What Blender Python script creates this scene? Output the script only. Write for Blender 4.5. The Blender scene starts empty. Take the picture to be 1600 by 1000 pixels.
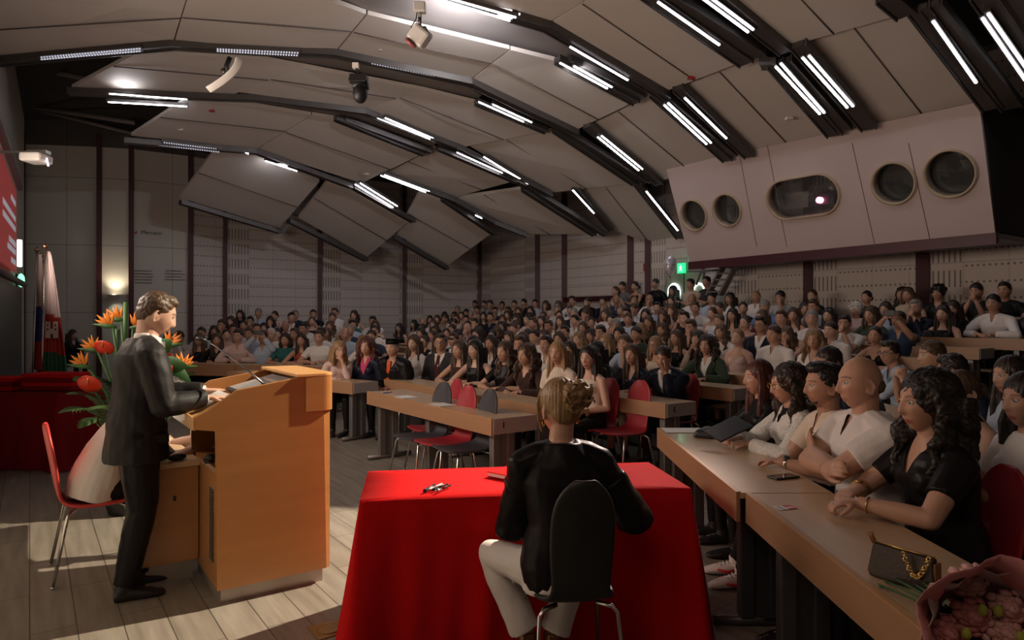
import bpy, bmesh, math, random
from mathutils import Vector, Matrix, noise, Quaternion
random.seed(7)
C = bpy.context.scene.collection
sc = bpy.context.scene
PI = math.pi
# ---------------------------------------------------------------- camera, world, lights, exposure
F, CX, CY, H = 1067.0, 800.0, 495.0, 1.6      # focal length (pixels at 1600 wide), horizon row, eye height
cam_data = bpy.data.cameras.new('camera'); cam = bpy.data.objects.new('camera', cam_data); C.objects.link(cam)
cam_data.sensor_width = 36.0; cam_data.lens = 36.0*F/1600.0
cam.location = (0, 0, H); cam.rotation_euler = (PI/2, 0, 0); cam_data.shift_y = -5.0/1600.0
cam_data.clip_start = 0.05; cam_data.clip_end = 200
sc.camera = cam
sc.view_settings.view_transform = 'Standard'; sc.view_settings.look = 'None'
sc.view_settings.gamma = 1.0; sc.view_settings.exposure = 0.0
world = bpy.data.worlds.new('world'); sc.world = world; world.use_nodes = True
world.node_tree.nodes['Background'].inputs[0].default_value = (0.9, 0.62, 0.55, 1)
world.node_tree.nodes['Background'].inputs[1].default_value = 0.004
sc.cycles.use_denoising = True
sc.cycles.max_bounces = 6; sc.cycles.diffuse_bounces = 3; sc.cycles.sample_clamp_indirect = 4.0

def aim(o, target):
    o.rotation_euler = (Vector(target)-o.location).to_track_quat('-Z', 'Y').to_euler()
def spot(name, loc, target, power, color, deg, blend=0.3, radius=0.08):
    d = bpy.data.lights.new(name, 'SPOT'); d.energy = power; d.color = color
    d.spot_size = math.radians(deg); d.spot_blend = blend; d.shadow_soft_size = radius
    o = bpy.data.objects.new(name, d); o.location = loc; aim(o, target); C.objects.link(o); return o
def area(name, loc, target, power, color, sx, sy, spread=180):
    d = bpy.data.lights.new(name, 'AREA'); d.shape = 'RECTANGLE'; d.size = sx; d.size_y = sy
    d.energy = power; d.color = color; d.spread = math.radians(spread)
    o = bpy.data.objects.new(name, d); o.location = loc; aim(o, target); C.objects.link(o); return o
# stage spotlight hung in the back of the hall, aimed at the lectern; area fills added to brighten ceiling, audience and right block
spot('stage_spotlight', (3.2, 6.4, 5.2), (-1.85, 3.85, 0.5), 4300, (1.0, 0.83, 0.62), 32, 0.10, 0.05)
spot('table_spotlight', (3.4, 9.6, 5.0), (0.12, 3.40, 0.7), 2300, (1.0, 0.76, 0.66), 14.5, 0.7, 0.15)
area('hall_fill', (-4.6, 5.4, 3.0), (1.2, 9.0, 6.3), 330, (1.0, 0.80, 0.66), 5.0, 2.0)  # added warm fill towards ceiling and audience; no screen is built here
area('right_block_fill', (-1.2, 0.4, 3.6), (4.2, 6.2, 1.6), 27, (1.0, 0.70, 0.54), 3.0, 1.6)  # added fill from beside the camera, lifts the right block

# ---------------------------------------------------------------- frames of the hall
SB = Vector((0.817, 0.577, 0)); TA = Vector((-0.577, 0.817, 0))   # towards the back of the hall / along the centre rows
def P(px, py, D): return Vector(((px-CX)/F*D, D, H+(CY-py)/F*D))
def ST(s, t, z=0.0): return SB*s + TA*t + Vector((0, 0, z))
def on_s(px, py, s):                     # point of a pixel's ray on the plane s = const
    a = (px-CX)/F; return P(px, py, s/(0.817*a+0.577))
def dome(s, t): return 6.5 - 0.033*max(0, s-3.0)**2 - 0.04*max(0, t-11)**2
def on_dome(px, py, dz=0.0):
    a, c = (px-CX)/F, (CY-py)/F; lo, hi = 2.0, 40.0
    f = lambda D: H + c*D - dome(D*(0.817*a+0.577), D*(-0.577*a+0.817)) - dz
    for _ in range(50):
        m = (lo+hi)/2
        if f(m) > 0: hi = m
        else: lo = m
    return P(px, py, hi)

# ---------------------------------------------------------------- materials
MATS = {}
def mat(name, col, rough=0.6, metal=0.0, nscale=None, namt=0.0, bump=0.0, bscale=60, emit=None, estr=0, sheen=0, stretch=None, spec=None, coat=0, trans=0, alpha=1):
    if name in MATS: return MATS[name]
    m = bpy.data.materials.new(name); m.use_nodes = True; nt = m.node_tree; b = nt.nodes['Principled BSDF']
    b.inputs['Base Color'].default_value = (*col, 1); b.inputs['Roughness'].default_value = rough; b.inputs['Metallic'].default_value = metal
    if sheen: b.inputs['Sheen Weight'].default_value = sheen
    if spec is not None: b.inputs['Specular IOR Level'].default_value = spec
    if coat: b.inputs['Coat Weight'].default_value = coat
    if trans: b.inputs['Transmission Weight'].default_value = trans
    if alpha < 1: b.inputs['Alpha'].default_value = alpha
    if emit: b.inputs['Emission Color'].default_value = (*emit, 1); b.inputs['Emission Strength'].default_value = estr
    if nscale or bump:
        tc = nt.nodes.new('ShaderNodeTexCoord'); mp = nt.nodes.new('ShaderNodeMapping')
        nt.links.new(tc.outputs['Object'], mp.inputs[0])
        if stretch: mp.inputs['Scale'].default_value = stretch
    if nscale:
        n = nt.nodes.new('ShaderNodeTexNoise'); n.inputs['Scale'].default_value = nscale; n.inputs['Detail'].default_value = 5
        nt.links.new(mp.outputs[0], n.inputs['Vector'])
        mx = nt.nodes.new('ShaderNodeMix'); mx.data_type = 'RGBA'
        mx.inputs[6].default_value = (*[max(0, c*(1-namt)) for c in col], 1); mx.inputs[7].default_value = (*[min(1, c*(1+namt)) for c in col], 1)
        nt.links.new(n.outputs[0], mx.inputs[0]); nt.links.new(mx.outputs[2], b.inputs['Base Color'])
    if bump:
        n2 = nt.nodes.new('ShaderNodeTexNoise'); n2.inputs['Scale'].default_value = bscale; n2.inputs['Detail'].default_value = 4
        nt.links.new(mp.outputs[0], n2.inputs['Vector'])
        bp = nt.nodes.new('ShaderNodeBump'); bp.inputs['Strength'].default_value = bump; bp.inputs['Distance'].default_value = 0.01
        nt.links.new(n2.outputs[0], bp.inputs['Height']); nt.links.new(bp.outputs[0], b.inputs['Normal'])
    MATS[name] = m; return m
class NG:                                   # tiny helper to write math graphs
    def __init__(s, m): s.nt = m.node_tree
    def v(s, x, sock):
        if isinstance(x, (int, float)): sock.default_value = x
        else: s.nt.links.new(x, sock)
    def m(s, op, a, b=0.0, c=0.0):
        n = s.nt.nodes.new('ShaderNodeMath'); n.operation = op
        s.v(a, n.inputs[0]); s.v(b, n.inputs[1]); s.v(c, n.inputs[2]); return n.outputs[0]
    def mix(s, f, a, b):
        n = s.nt.nodes.new('ShaderNodeMix'); n.data_type = 'RGBA'; s.v(f, n.inputs[0])
        for x, k in ((a, 6), (b, 7)):
            if isinstance(x, tuple): n.inputs[k].default_value = (*x, 1)
            else: s.nt.links.new(x, n.inputs[k])
        return n.outputs[2]
    def uv(s):
        t = s.nt.nodes.new('ShaderNodeUVMap'); x = s.nt.nodes.new('ShaderNodeSeparateXYZ'); s.nt.links.new(t.outputs[0], x.inputs[0]); return t.outputs[0], x.outputs[0], x.outputs[1]
def perforated(name, col, kind):            # acoustic board: rows of slots, UV in metres
    m = mat(name, col, 0.75, bump=0.05); g = NG(m); _, u, v = g.uv()
    fr = lambda x, d: g.m('FRACT', g.m('DIVIDE', x, d))
    lt = lambda x, y: g.m('LESS_THAN', x, y)
    if kind == 'dots': slot = g.m('MULTIPLY', lt(fr(u, 0.085), 0.42), lt(fr(v, 0.27), 0.13))
    else: slot = g.m('MULTIPLY', lt(fr(u, 0.085), 0.36), g.m('MULTIPLY', lt(fr(v, 0.42), 0.72), lt(fr(g.m('ADD', v, 0.02), 0.21), 1.0)))
    if kind == 'mixed':
        near = lt(fr(u, 2.6), 0.24); d = g.m('MULTIPLY', lt(fr(u, 0.085), 0.42), lt(fr(v, 0.27), 0.13))
        tall = g.m('MULTIPLY', lt(fr(u, 0.085), 0.36), lt(fr(v, 0.42), 0.68))
        slot = g.m('ADD', g.m('MULTIPLY', near, tall), g.m('MULTIPLY', g.m('SUBTRACT', 1.0, near), d))
    seam = g.m('MAXIMUM', lt(fr(u, 0.65), 0.015), lt(fr(v, 1.25), 0.012))
    f = g.m('MINIMUM', g.m('ADD', g.m('MULTIPLY', slot, 0.75), g.m('MULTIPLY', seam, 0.4)), 1.0)
    out = g.mix(f, col, tuple(c*0.18 for c in col))
    m.node_tree.links.new(out, m.node_tree.nodes['Principled BSDF'].inputs['Base Color']); return m
def paneled(name, col, du, dv):
    m = mat(name, col, 0.7, bump=0.05); g = NG(m); _, u, v = g.uv()
    seam = g.m('MAXIMUM', g.m('LESS_THAN', g.m('FRACT', g.m('DIVIDE', u, du)), 0.018), g.m('LESS_THAN', g.m('FRACT', g.m('DIVIDE', v, dv)), 0.012))
    out = g.mix(g.m('MULTIPLY', seam, 0.6), col, tuple(c*0.3 for c in col))
    m.node_tree.links.new(out, m.node_tree.nodes['Principled BSDF'].inputs['Base Color']); return m
def wood(name, col, rough, amt=0.12, scale=3.0, stretch=(1, 1, 14), coat=0.0):
    return mat(name, col, rough, nscale=scale, namt=amt, stretch=stretch, coat=coat, bump=0.03, bscale=40)

# ---------------------------------------------------------------- mesh helpers
def obj(name, bm, m=None, parent=None, smooth=False, bevel=0):
    me = bpy.data.meshes.new(name)
    bmesh.ops.recalc_face_normals(bm, faces=bm.faces)
    bm.to_mesh(me); bm.free()
    for x in (m if isinstance(m, (list, tuple)) else [m]):
        if x: me.materials.append(x)
    if smooth:
        for p in me.polygons: p.use_smooth = True
    o = bpy.data.objects.new(name, me); C.objects.link(o)
    if parent: o.parent = parent
    if bevel:
        md = o.modifiers.new('b', 'BEVEL'); md.width = bevel; md.segments = 2; md.limit_method = 'ANGLE'
    return o
def NB(): return bmesh.new()
def tag(o, label=None, cat=None, group=None, kind=None):
    if label: o['label'] = label
    if cat: o['category'] = cat
    if group: o['group'] = group
    if kind: o['kind'] = kind
    return o
def thing(name, label, cat, loc=(0, 0, 0), rz=0.0, group=None):
    o = bpy.data.objects.new(name, None); C.objects.link(o); o.empty_display_size = 0.1
    o.location = loc; o.rotation_euler = (0, 0, rz); return tag(o, label, cat, group)
def copy_tree(o, parent=None):
    c = o.copy(); C.objects.link(c)
    if parent: c.parent = parent
    for ch in list(o.children): copy_tree(ch, c)
    return c
def struct(name, bm, m, **k): return tag(obj(name, bm, m, **k), kind='structure')
def box(bm, x0, y0, z0, x1, y1, z1, M=None, mi=0):
    vs = [bm.verts.new(((x0, x1)[i & 1], (y0, y1)[(i >> 1) & 1], (z0, z1)[(i >> 2) & 1])) for i in range(8)]
    if M is not None:
        for v in vs: v.co = M @ v.co
    for q in ((0, 2, 3, 1), (4, 5, 7, 6), (0, 1, 5, 4), (2, 6, 7, 3), (0, 4, 6, 2), (1, 3, 7, 5)):
        bm.faces.new([vs[i] for i in q]).material_index = mi
    return vs
def prism(bm, pts, off, mi=0):              # closed outline pushed along an offset vector
    off = Vector(off); n = len(pts)
    a = [bm.verts.new(p) for p in pts]; b = [bm.verts.new(Vector(p)+off) for p in pts]
    fs = [bm.faces.new(a), bm.faces.new(b[::-1])]
    for i in range(n): fs.append(bm.faces.new((a[i], b[i], b[(i+1) % n], a[(i+1) % n])))
    for f in fs: f.material_index = mi
    return fs
def frame_at(d, up=Vector((0, 0, 1))):
    d = d.normalized()
    if abs(d.dot(up)) > 0.98: up = Vector((0, 1, 0))
    x = d.cross(up).normalized(); return x, x.cross(d).normalized()
def tube(bm, pts, rad, n=10, mi=0, sx=1.0, side=None, closed_ends=True):   # round or oval loft along points; rad float or list of r or (rx, ry)
    pts = [Vector(p) for p in pts]; k = len(pts)
    rad = rad if isinstance(rad, (list, tuple)) else [rad]*k
    rings = []; px = None
    for i, p in enumerate(pts):
        d = (pts[min(i+1, k-1)]-pts[max(i-1, 0)]).normalized()
        if side is not None: x = (side - d*side.dot(d)).normalized()
        elif px is None: x, _ = frame_at(d)
        else: x = (px - d*px.dot(d)).normalized()
        px = x; y = d.cross(x); r = rad[i]; rx, ry = (r, r) if isinstance(r, (int, float)) else r
        rings.append([bm.verts.new(p + x*rx*math.cos(2*PI*j/n) + y*ry*math.sin(2*PI*j/n)) for j in range(n)])
    fs = []
    for a, b in zip(rings, rings[1:]):
        for j in range(n): fs.append(bm.faces.new((a[j], a[(j+1) % n], b[(j+1) % n], b[j])))
    if closed_ends: fs += [bm.faces.new(rings[0][::-1]), bm.faces.new(rings[-1])]
    for f in fs: f.material_index = mi; f.smooth = True
    return rings
def blob(bm, c, r, sub=2, M=None, mi=0):    # ellipsoid
    r = (r, r, r) if isinstance(r, (int, float)) else r
    g = bmesh.ops.create_icosphere(bm, subdivisions=sub, radius=1.0)
    for v in g['verts']:
        v.co = Vector((v.co.x*r[0], v.co.y*r[1], v.co.z*r[2]))
        if M is not None: v.co = M @ v.co
        v.co += Vector(c)
    for f in {f for v in g['verts'] for f in v.link_faces}: f.material_index = mi; f.smooth = True
    return g['verts']
def lathe(bm, prof, c=(0, 0, 0), n=24, mi=0):
    c = Vector(c); rings = [[bm.verts.new(c+Vector((r*math.cos(2*PI*j/n), r*math.sin(2*PI*j/n), z))) for j in range(n)] for r, z in prof]
    for a, b in zip(rings, rings[1:]):
        for j in range(n): f = bm.faces.new((a[j], a[(j+1) % n], b[(j+1) % n], b[j])); f.material_index = mi; f.smooth = True
    for r in (rings[0], rings[-1]): bm.faces.new(r).material_index = mi
def text_mesh(name, s, size, M, m, parent=None, ext=0.002, bold=False):
    cu = bpy.data.curves.new(name, 'FONT'); cu.body = s; cu.size = size; cu.extrude = ext; cu.align_x = 'CENTER'; cu.align_y = 'CENTER'
    if bold: cu.offset = size*0.03
    t = bpy.data.objects.new(name, cu); C.objects.link(t)
    me = bpy.data.meshes.new_from_object(t.evaluated_get(bpy.context.evaluated_depsgraph_get()))
    bpy.data.objects.remove(t); me.materials.clear(); me.materials.append(m); me.transform(M)
    o = bpy.data.objects.new(name, me); C.objects.link(o)
    if parent: o.parent = parent
    return o
def outline_mesh(outer, holes, depth):      # flat board with holes, local XY, extruded to +-depth/2
    cu = bpy.data.curves.new('tmp', 'CURVE'); cu.dimensions = '2D'; cu.fill_mode = 'BOTH'; cu.extrude = depth/2
    for pl in [outer]+holes:
        sp = cu.splines.new('POLY'); sp.points.add(len(pl)-1); sp.use_cyclic_u = True
        for i, p in enumerate(pl): sp.points[i].co = (p[0], p[1], 0, 1)
    t = bpy.data.objects.new('tmp', cu); C.objects.link(t)
    me = bpy.data.meshes.new_from_object(t.evaluated_get(bpy.context.evaluated_depsgraph_get())); bpy.data.objects.remove(t)
    return me
def meshobj(name, me, m, parent=None):
    me.materials.clear(); me.materials.append(m)
    o = bpy.data.objects.new(name, me); C.objects.link(o)
    if parent: o.parent = parent
    return o
def basis(o, x, y, z):
    M = Matrix.Identity(4)
    for i in range(3): M[i][0], M[i][1], M[i][2], M[i][3] = x[i], y[i], z[i], o[i]
    return M
# ================================================================ materials of the hall
M_CEIL = mat('ceiling_board', (0.58, 0.53, 0.485), 0.55, nscale=1.2, namt=0.05, bump=0.03, bscale=8)
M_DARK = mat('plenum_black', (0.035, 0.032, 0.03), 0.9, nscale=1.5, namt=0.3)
M_FASCIA = mat('fascia_grey', (0.20, 0.175, 0.165), 0.5, nscale=2, namt=0.1)
M_STEEL = mat('steel_channel', (0.11, 0.10, 0.095), 0.4, 0.7, nscale=5, namt=0.2)
M_MULL = mat('maroon_trim', (0.055, 0.006, 0.012), 0.45, nscale=4, namt=0.2)
M_WALL = paneled('wall_board', (0.66, 0.62, 0.55), 0.95, 1.7)
M_DOTS = perforated('wall_perforated', (0.66, 0.585, 0.54), 'dots')
M_MIX = perforated('wall_perforated_mixed', (0.66, 0.585, 0.54), 'mixed')
M_BOOTH = mat('booth_board', (0.52, 0.42, 0.40), 0.7, nscale=3, namt=0.05)
M_BEIGE = mat('pale_wood_ring', (0.42, 0.33, 0.22), 0.5, nscale=6, namt=0.15)
M_GLASS = mat('dark_window_glass', (0.02, 0.022, 0.024), 0.05, spec=0.6)
M_WHITE = mat('white_plastic', (0.72, 0.70, 0.66), 0.4, nscale=6, namt=0.04)
M_BLACK = mat('black_plastic', (0.012, 0.012, 0.013), 0.45, nscale=8, namt=0.2)
M_CHROME = mat('chrome', (0.62, 0.60, 0.58), 0.22, 1.0, nscale=9, namt=0.05)
# floor: long plank-shaped tiles laid along the stage
def floor_material():
    m = mat('floor_tiles', (0.30, 0.27, 0.23), 0.38); nt = m.node_tree; g = NG(m); uvv, u, v = g.uv(); b = nt.nodes['Principled BSDF']
    br = nt.nodes.new('ShaderNodeTexBrick'); nt.links.new(uvv, br.inputs['Vector'])
    br.inputs['Scale'].default_value = 1; br.inputs['Brick Width'].default_value = 1.2; br.inputs['Row Height'].default_value = 0.2; br.inputs['Mortar Size'].default_value = 0.003
    br.offset = 0.5; br.inputs['Color1'].default_value = (0.30, 0.265, 0.22, 1); br.inputs['Color2'].default_value = (0.36, 0.325, 0.28, 1); br.inputs['Mortar'].default_value = (0.09, 0.08, 0.07, 1)
    mp = nt.nodes.new('ShaderNodeMapping'); mp.inputs['Scale'].default_value = (1.2, 12, 1); nt.links.new(uvv, mp.inputs[0])
    n = nt.nodes.new('ShaderNodeTexNoise'); n.inputs['Scale'].default_value = 1.6; n.inputs['Detail'].default_value = 7; nt.links.new(mp.outputs[0], n.inputs['Vector'])
    mx = nt.nodes.new('ShaderNodeMix'); mx.data_type = 'RGBA'; mx.blend_type = 'MULTIPLY'; mx.inputs[0].default_value = 0.75
    cr = nt.nodes.new('ShaderNodeValToRGB'); cr.color_ramp.elements[0].position = 0.3; cr.color_ramp.elements[0].color = (0.52, 0.50, 0.47, 1); cr.color_ramp.elements[1].position = 0.7; cr.color_ramp.elements[1].color = (1, 1, 1, 1)
    nt.links.new(n.outputs[0], cr.inputs[0]); nt.links.new(br.outputs[0], mx.inputs[6]); nt.links.new(cr.outputs[0], mx.inputs[7]); nt.links.new(mx.outputs[2], b.inputs['Base Color'])
    return m
def quad_uv(name, pts, uvs, m, thick=None):
    bm = NB(); L = bm.loops.layers.uv.new('UVMap'); f = bm.faces.new([bm.verts.new(p) for p in pts])
    for l, q in zip(f.loops, uvs): l[L].uv = q
    if thick:
        r = bmesh.ops.extrude_face_region(bm, geom=[f]); vs = [x for x in r['geom'] if isinstance(x, bmesh.types.BMVert)]
        for v in vs: v.co += Vector(thick)
    return struct(name, bm, m)
fl = [ST(-6, -4), ST(14, -4), ST(14, 32), ST(-6, 32)]
quad_uv('floor', fl, [(-4, -6), (-4, 14), (32, 14), (32, -6)], floor_material())

# ================================================================ raked floor of the centre block
ROWS = [  # desk front s, platform height, t of the right end, t of the left end
    (3.14, 0.0, 4.70, 7.30), (3.95, 0.0, 5.15, 8.6), (5.05, 0.0, 4.55, 11.2), (6.35, 0.05, 4.75, 14.1), (7.2, 0.12, 4.3, 16.0),
    (8.1, 0.22, 3.95, 17.8), (8.95, 0.33, 3.8, 18.9), (9.7, 0.45, 3.6, 19.2), (10.3, 0.56, 3.30, 19.4), (11.1, 0.78, 2.6, 19.4)]
M_STEP = mat('step_vinyl', (0.075, 0.065, 0.06), 0.6, nscale=5, namt=0.15)
for i in range(3, 10):
    s0, z = ROWS[i][0]-0.25, ROWS[i][1]
    s1 = ROWS[i+1][0]-0.25 if i < 9 else 12.75
    bm = NB(); TL = 3.9 if i < 6 else 2.4; prism(bm, [ST(s0, TL, 0.002), ST(s1, TL, 0.002), ST(s1, 23, 0.002), ST(s0, 23, 0.002)], (0, 0, z))
    struct('floor', bm, M_STEP)

# ================================================================ walls
WL = [(38, 17.0), (155, 17.3), (205, 17.5), (298, 18.3), (352, 19.0), (500, 20.6), (632, 22.2)]
WP = [Vector(((p-CX)/F*d, d, 0)) for p, d in WL]
s_back = 12.7
def backp(px): a = (px-CX)/F; D = s_back/(0.817*a+0.577); return Vector((a*D, D, 0))
BK = [backp(p) for p in (750, 840, 882, 985, 1010, 1260, 1440, 1700)]
CH = WP+BK; u = 0.0; ZT = 6.7
kinds = [M_WALL]*3 + [M_DOTS] + [M_MIX]*3 + [M_MIX, M_DOTS, M_DOTS, M_DOTS, M_MIX, M_MIX, M_MIX]
tops = [6.8, 6.5, 6.35, 6.1] + [6.0]*20
for i, (a, b) in enumerate(zip(CH, CH[1:])):
    L = (b-a).length
    quad_uv('wall_left' if i < 7 else 'wall_back', [a, b, b+Vector((0, 0, tops[i+1])), a+Vector((0, 0, tops[i]))], [(0, 0), (L, 0), (L, tops[i+1]), (0, tops[i])], kinds[i], thick=(b-a).cross(Vector((0, 0, 1))).normalized()*-0.12)
def mullion(p, w=0.14, top=6.4):
    bm = NB(); d = Vector((p.x, p.y, 0)).normalized(); sd = Vector((d.y, -d.x, 0))
    prism(bm, [p-sd*w/2-d*0.10, p+sd*w/2-d*0.10, p+sd*w/2-d*0.0, p-sd*w/2-d*0.0], (0, 0, top)); return struct('trim_1', bm, M_MULL)
for k, (px, w) in enumerate(((39, .05), (155, .12), (205, .12), (298, .13), (352, .11), (500, .13), (632, .13), (750, .15), (840, .17), (882, .17), (985, .17), (1012, .15), (1262, .17), (1441, .2))):
    p = WP[[q[0] for q in WL].index(px)] if px in [q[0] for q in WL] else (backp(px) if px != 39 else WP[0]); mullion(p, w, 6.2 if px < 700 else 5.2).name = 'trim_%d' % (k+1)
a_, b_ = backp(884), backp(1010)
bm = NB(); n_ = SB*-0.1; prism(bm, [a_+Vector((0, 0, 2.02)), b_+Vector((0, 0, 2.02)), b_+Vector((0, 0, 2.16)), a_+Vector((0, 0, 2.16))], n_); struct('trim_30', bm, M_MULL)
# front wall (stage side) seen almost edge on, running past the camera's left
FW0 = WP[0]; fd = (Vector((-6.1, 7.5, 0))-FW0).normalized(); fn = Vector((-fd.y, fd.x, 0))
if fn.x < 0: fn = -fn
fw_end = FW0 + fd*20
quad_uv('wall_front', [fw_end, FW0, FW0+Vector((0, 0, 7.2)), fw_end+Vector((0, 0, 6.8))], [(0, 0), (20, 0), (20, 7.2), (0, 6.8)], M_WALL, thick=-fn*0.12)
# plenum: dark roof deck above the sails and the dark upper zone at the left
g_ = [(-5, 24), (-5, -6), (14, -6), (14, 24)]
bm = NB(); N = 16; grid = [[ST(-5+20*i/N, -6+34*j/N, 7.3-0.012*max(0, (-5+20*i/N)-3)**2-0.008*max(0, (-6+34*j/N)-11)**2) for j in range(N+1)] for i in range(N+1)]
vv = [[bm.verts.new(p) for p in r] for r in grid]
for i in range(N):
    for j in range(N): bm.faces.new((vv[i][j], vv[i+1][j], vv[i+1][j+1], vv[i][j+1]))
struct('ceiling', bm, M_DARK)
for a, b in zip(CH[:-1], CH[1:]):            # dark band closing the gap between wall tops and roof deck
    bm = NB(); prism(bm, [a+Vector((0, 0, 5.9)), b+Vector((0, 0, 5.9)), b+Vector((0, 0, 7.6)), a+Vector((0, 0, 7.6))], Vector((a.x, a.y, 0)).normalized()*0.1); struct('wall_upper', bm, M_DARK)
bm = NB(); tube(bm, [P(42, 104, 15.5), P(136, 124, 14.5)], 0.05); tube(bm, [P(40, 165, 16.5), P(210, 192, 16.0)], 0.05); tube(bm, [P(60, 172, 16.6), P(205, 208, 16.9)], 0.04); struct('trim_31', bm, M_FASCIA)
# right wall beside the booth, dark
quad_uv('wall_right', [ST(13, 0.2), ST(6.0, -3.2), ST(6.0, -3.2, 7.5), ST(13, 0.2, 7.5)], [(0, 0), (8, 0), (8, 7), (0, 7)], mat('side_wall_dark', (0.05, 0.048, 0.045), 0.7, nscale=2, namt=.1))
quad_uv('wall_right', [ST(6.0, -3.2), ST(-6.0, -3.6), ST(-6.0, -3.6, 7.5), ST(6.0, -3.2, 7.5)], [(0, 0), (8, 0), (8, 7), (0, 7)], M_WALL)
quad_uv('wall_rear', [ST(-6, -3.6), fw_end, fw_end+Vector((0, 0, 7.5)), ST(-6, -3.6, 7.5)], [(0, 0), (8, 0), (8, 7), (0, 7)], M_WALL)

# ================================================================ ceiling sails
SAILS = [
 [(-60, -40), (294, -12), (270, 66), (-40, 93)], [(297, -15), (470, -15), (572, 22), (524, 80), (273, 66)], [(575, 23), (796, 77), (734, 124), (527, 81)],
 [(798, 78), (866, 95), (987, 161), (896, 205), (736, 125)], [(926, 195), (1016, 148), (1129, 251), (1035, 282)],
 [(690, -10), (760, -60), (960, -60), (909, 4), (855, 36), (800, 22)], [(912, 4), (935, -25), (980, -28), (1157, 98), (1036, 144), (858, 38)],
 [(1070, 135), (1180, 88), (1200, 96), (1300, 209), (1174, 239)], [(1115, -15), (1370, -15), (1405, 24), (1226, 74)], [(1259, 66), (1426, 14), (1540, 168), (1366, 196)],
 [(1548, -15), (1700, -15), (1700, 190), (1602, 78)],
 [(216, 82), (400, 91), (470, 104), (373, 144), (360, 150), (112, 138)], [(471, 104), (657, 140), (572, 170), (374, 144)], [(658, 140), (740, 160), (848, 206), (722, 230), (573, 170)],
 [(735, 229), (862, 205), (986, 287), (860, 301)], [(910, 297), (991, 287), (1055, 372), (1017, 382), (960, 359)],
 [(205, 212), (291, 156), (400, 166), (486, 180), (400, 233)], [(488, 180), (520, 185), (657, 242), (565, 286), (402, 234)], [(605, 271), (677, 232), (800, 284), (707, 309)],
 [(710, 310), (812, 296), (920, 366), (820, 366)],
 [(334, 237), (385, 241), (499, 284), (437, 356), (280, 309)], [(466, 340), (511, 284), (548, 290), (640, 345), (574, 401)], [(620, 366), (655, 300), (690, 310), (769, 364), (699, 415)]]
SEAMS = [(0, (-40, 42), (282, 25)), (1, (285, 24), (549, 45)), (2, (553, 47), (768, 96)), (3, (770, 96), (938, 185)), (4, (965, 165), (1082, 268)), (6, (910, 5), (1088, 120)),
 (7, (1128, 112), (1235, 225)), (8, (1245, -5), (1308, 50)), (9, (1340, 43), (1450, 183)), (11, (180, 105), (420, 122)), (12, (425, 124), (620, 152)), (13, (625, 150), (790, 218)),
 (14, (795, 218), (920, 295)), (15, (948, 293), (1017, 382)), (16, (250, 180), (448, 205)), (17, (448, 206), (612, 264)), (18, (640, 252), (755, 296)), (19, (757, 303), (860, 366)),
 (20, (312, 269), (464, 320)), (21, (488, 305), (605, 374)), (22, (640, 333), (738, 390))]
ZOFF = {4: .10, 7: .10, 9: .12, 15: .14, 14: .08, 18: .12, 19: .16, 21: .12, 22: .18, 17: .02, 10: .2}
for i, q in enumerate(SAILS):
    dz = ZOFF.get(i, 0.0); pts = [on_dome(x, y, dz) for x, y in q]
    bm = NB(); prism(bm, pts, (0, 0, 0.07)); bmesh.ops.triangulate(bm, faces=[f for f in bm.faces if len(f.verts) > 4]); struct('ceiling_panel', bm, M_CEIL)
M_SEAM = mat('seam_shadow_gap', (0.10, 0.08, 0.075), 0.8)
def on_sail(i, q, dz):                       # the point of a sail's rim nearest to a seam's end
    best = None; pl = SAILS[i]; q = Vector(q)
    for a, b in zip(pl, pl[1:]+pl[:1]):
        a2, b2 = Vector(a), Vector(b); d = b2-a2; t = max(0, min(1, (q-a2).dot(d)/d.dot(d))); e = (a2+d*t-q).length
        if best is None or e < best[0]: best = (e, on_dome(*a, dz).lerp(on_dome(*b, dz), t))
    return best[1]
for i, a, b in SEAMS:
    dz = ZOFF.get(i, 0.0); bm = NB(); n = 8; pp = [on_dome(a[0]+(b[0]-a[0])*k/n, a[1]+(b[1]-a[1])*k/n, dz-0.004) for k in range(n+1)]
    # seam lies on the (planar-ish) board: use straight chord between its ends
    p0, p1 = on_sail(i, a, dz), on_sail(i, b, dz); tube(bm, [p0+Vector((0, 0, -.010)), p1+Vector((0, 0, -.010))], 0.010, 6); struct('trim_40', bm, M_SEAM)
for q, dz in (([(440, -15), (690, -12), (800, 22), (856, 40), (960, 115), (905, 112), (866, 95), (796, 76)], .16),
              ([(400, 84), (520, 87), (725, 130), (752, 150), (738, 157), (575, 122), (400, 91)], .14), ([(270, 74), (400, 84), (400, 91), (330, 86)], .14),
              ([(372, 144), (570, 173), (680, 225), (655, 240), (520, 186), (400, 166)], .14)):
    bm = NB(); prism(bm, [on_dome(x, y, dz) for x, y in q], (0, 0, 0.05)); bmesh.ops.triangulate(bm, faces=[f for f in bm.faces if len(f.verts) > 4]); struct('ceiling_fascia', bm, M_FASCIA)
def path_on_dome(pl, dz): return [on_dome(x, y, dz) for x, y in pl]
def channel(pl, w=0.09, h=0.07, dz=-0.05, rep=1):
    bm = NB()
    for r in range(rep):
        pp = path_on_dome(pl, dz+0.10*r)
        for a, b in zip(pp, pp[1:]):
            d = (b-a).normalized(); sd = d.cross(Vector((0, 0, 1))).normalized(); up = Vector((0, 0, 1)); e = d*0.02
            for off, ww, hh in ((0, w/2, h), (w*0.62, 0.012, h*1.6), (-w*0.62, 0.012, h*1.6)):
                c0, c1 = a-e+sd*off, b+e+sd*off; prism(bm, [c0-sd*ww/1-up*hh/2, c0+sd*ww-up*hh/2, c0+sd*ww+up*hh/2, c0-sd*ww+up*hh/2], c1-c0)
    return struct('ceiling_channel', bm, M_STEEL)
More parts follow.
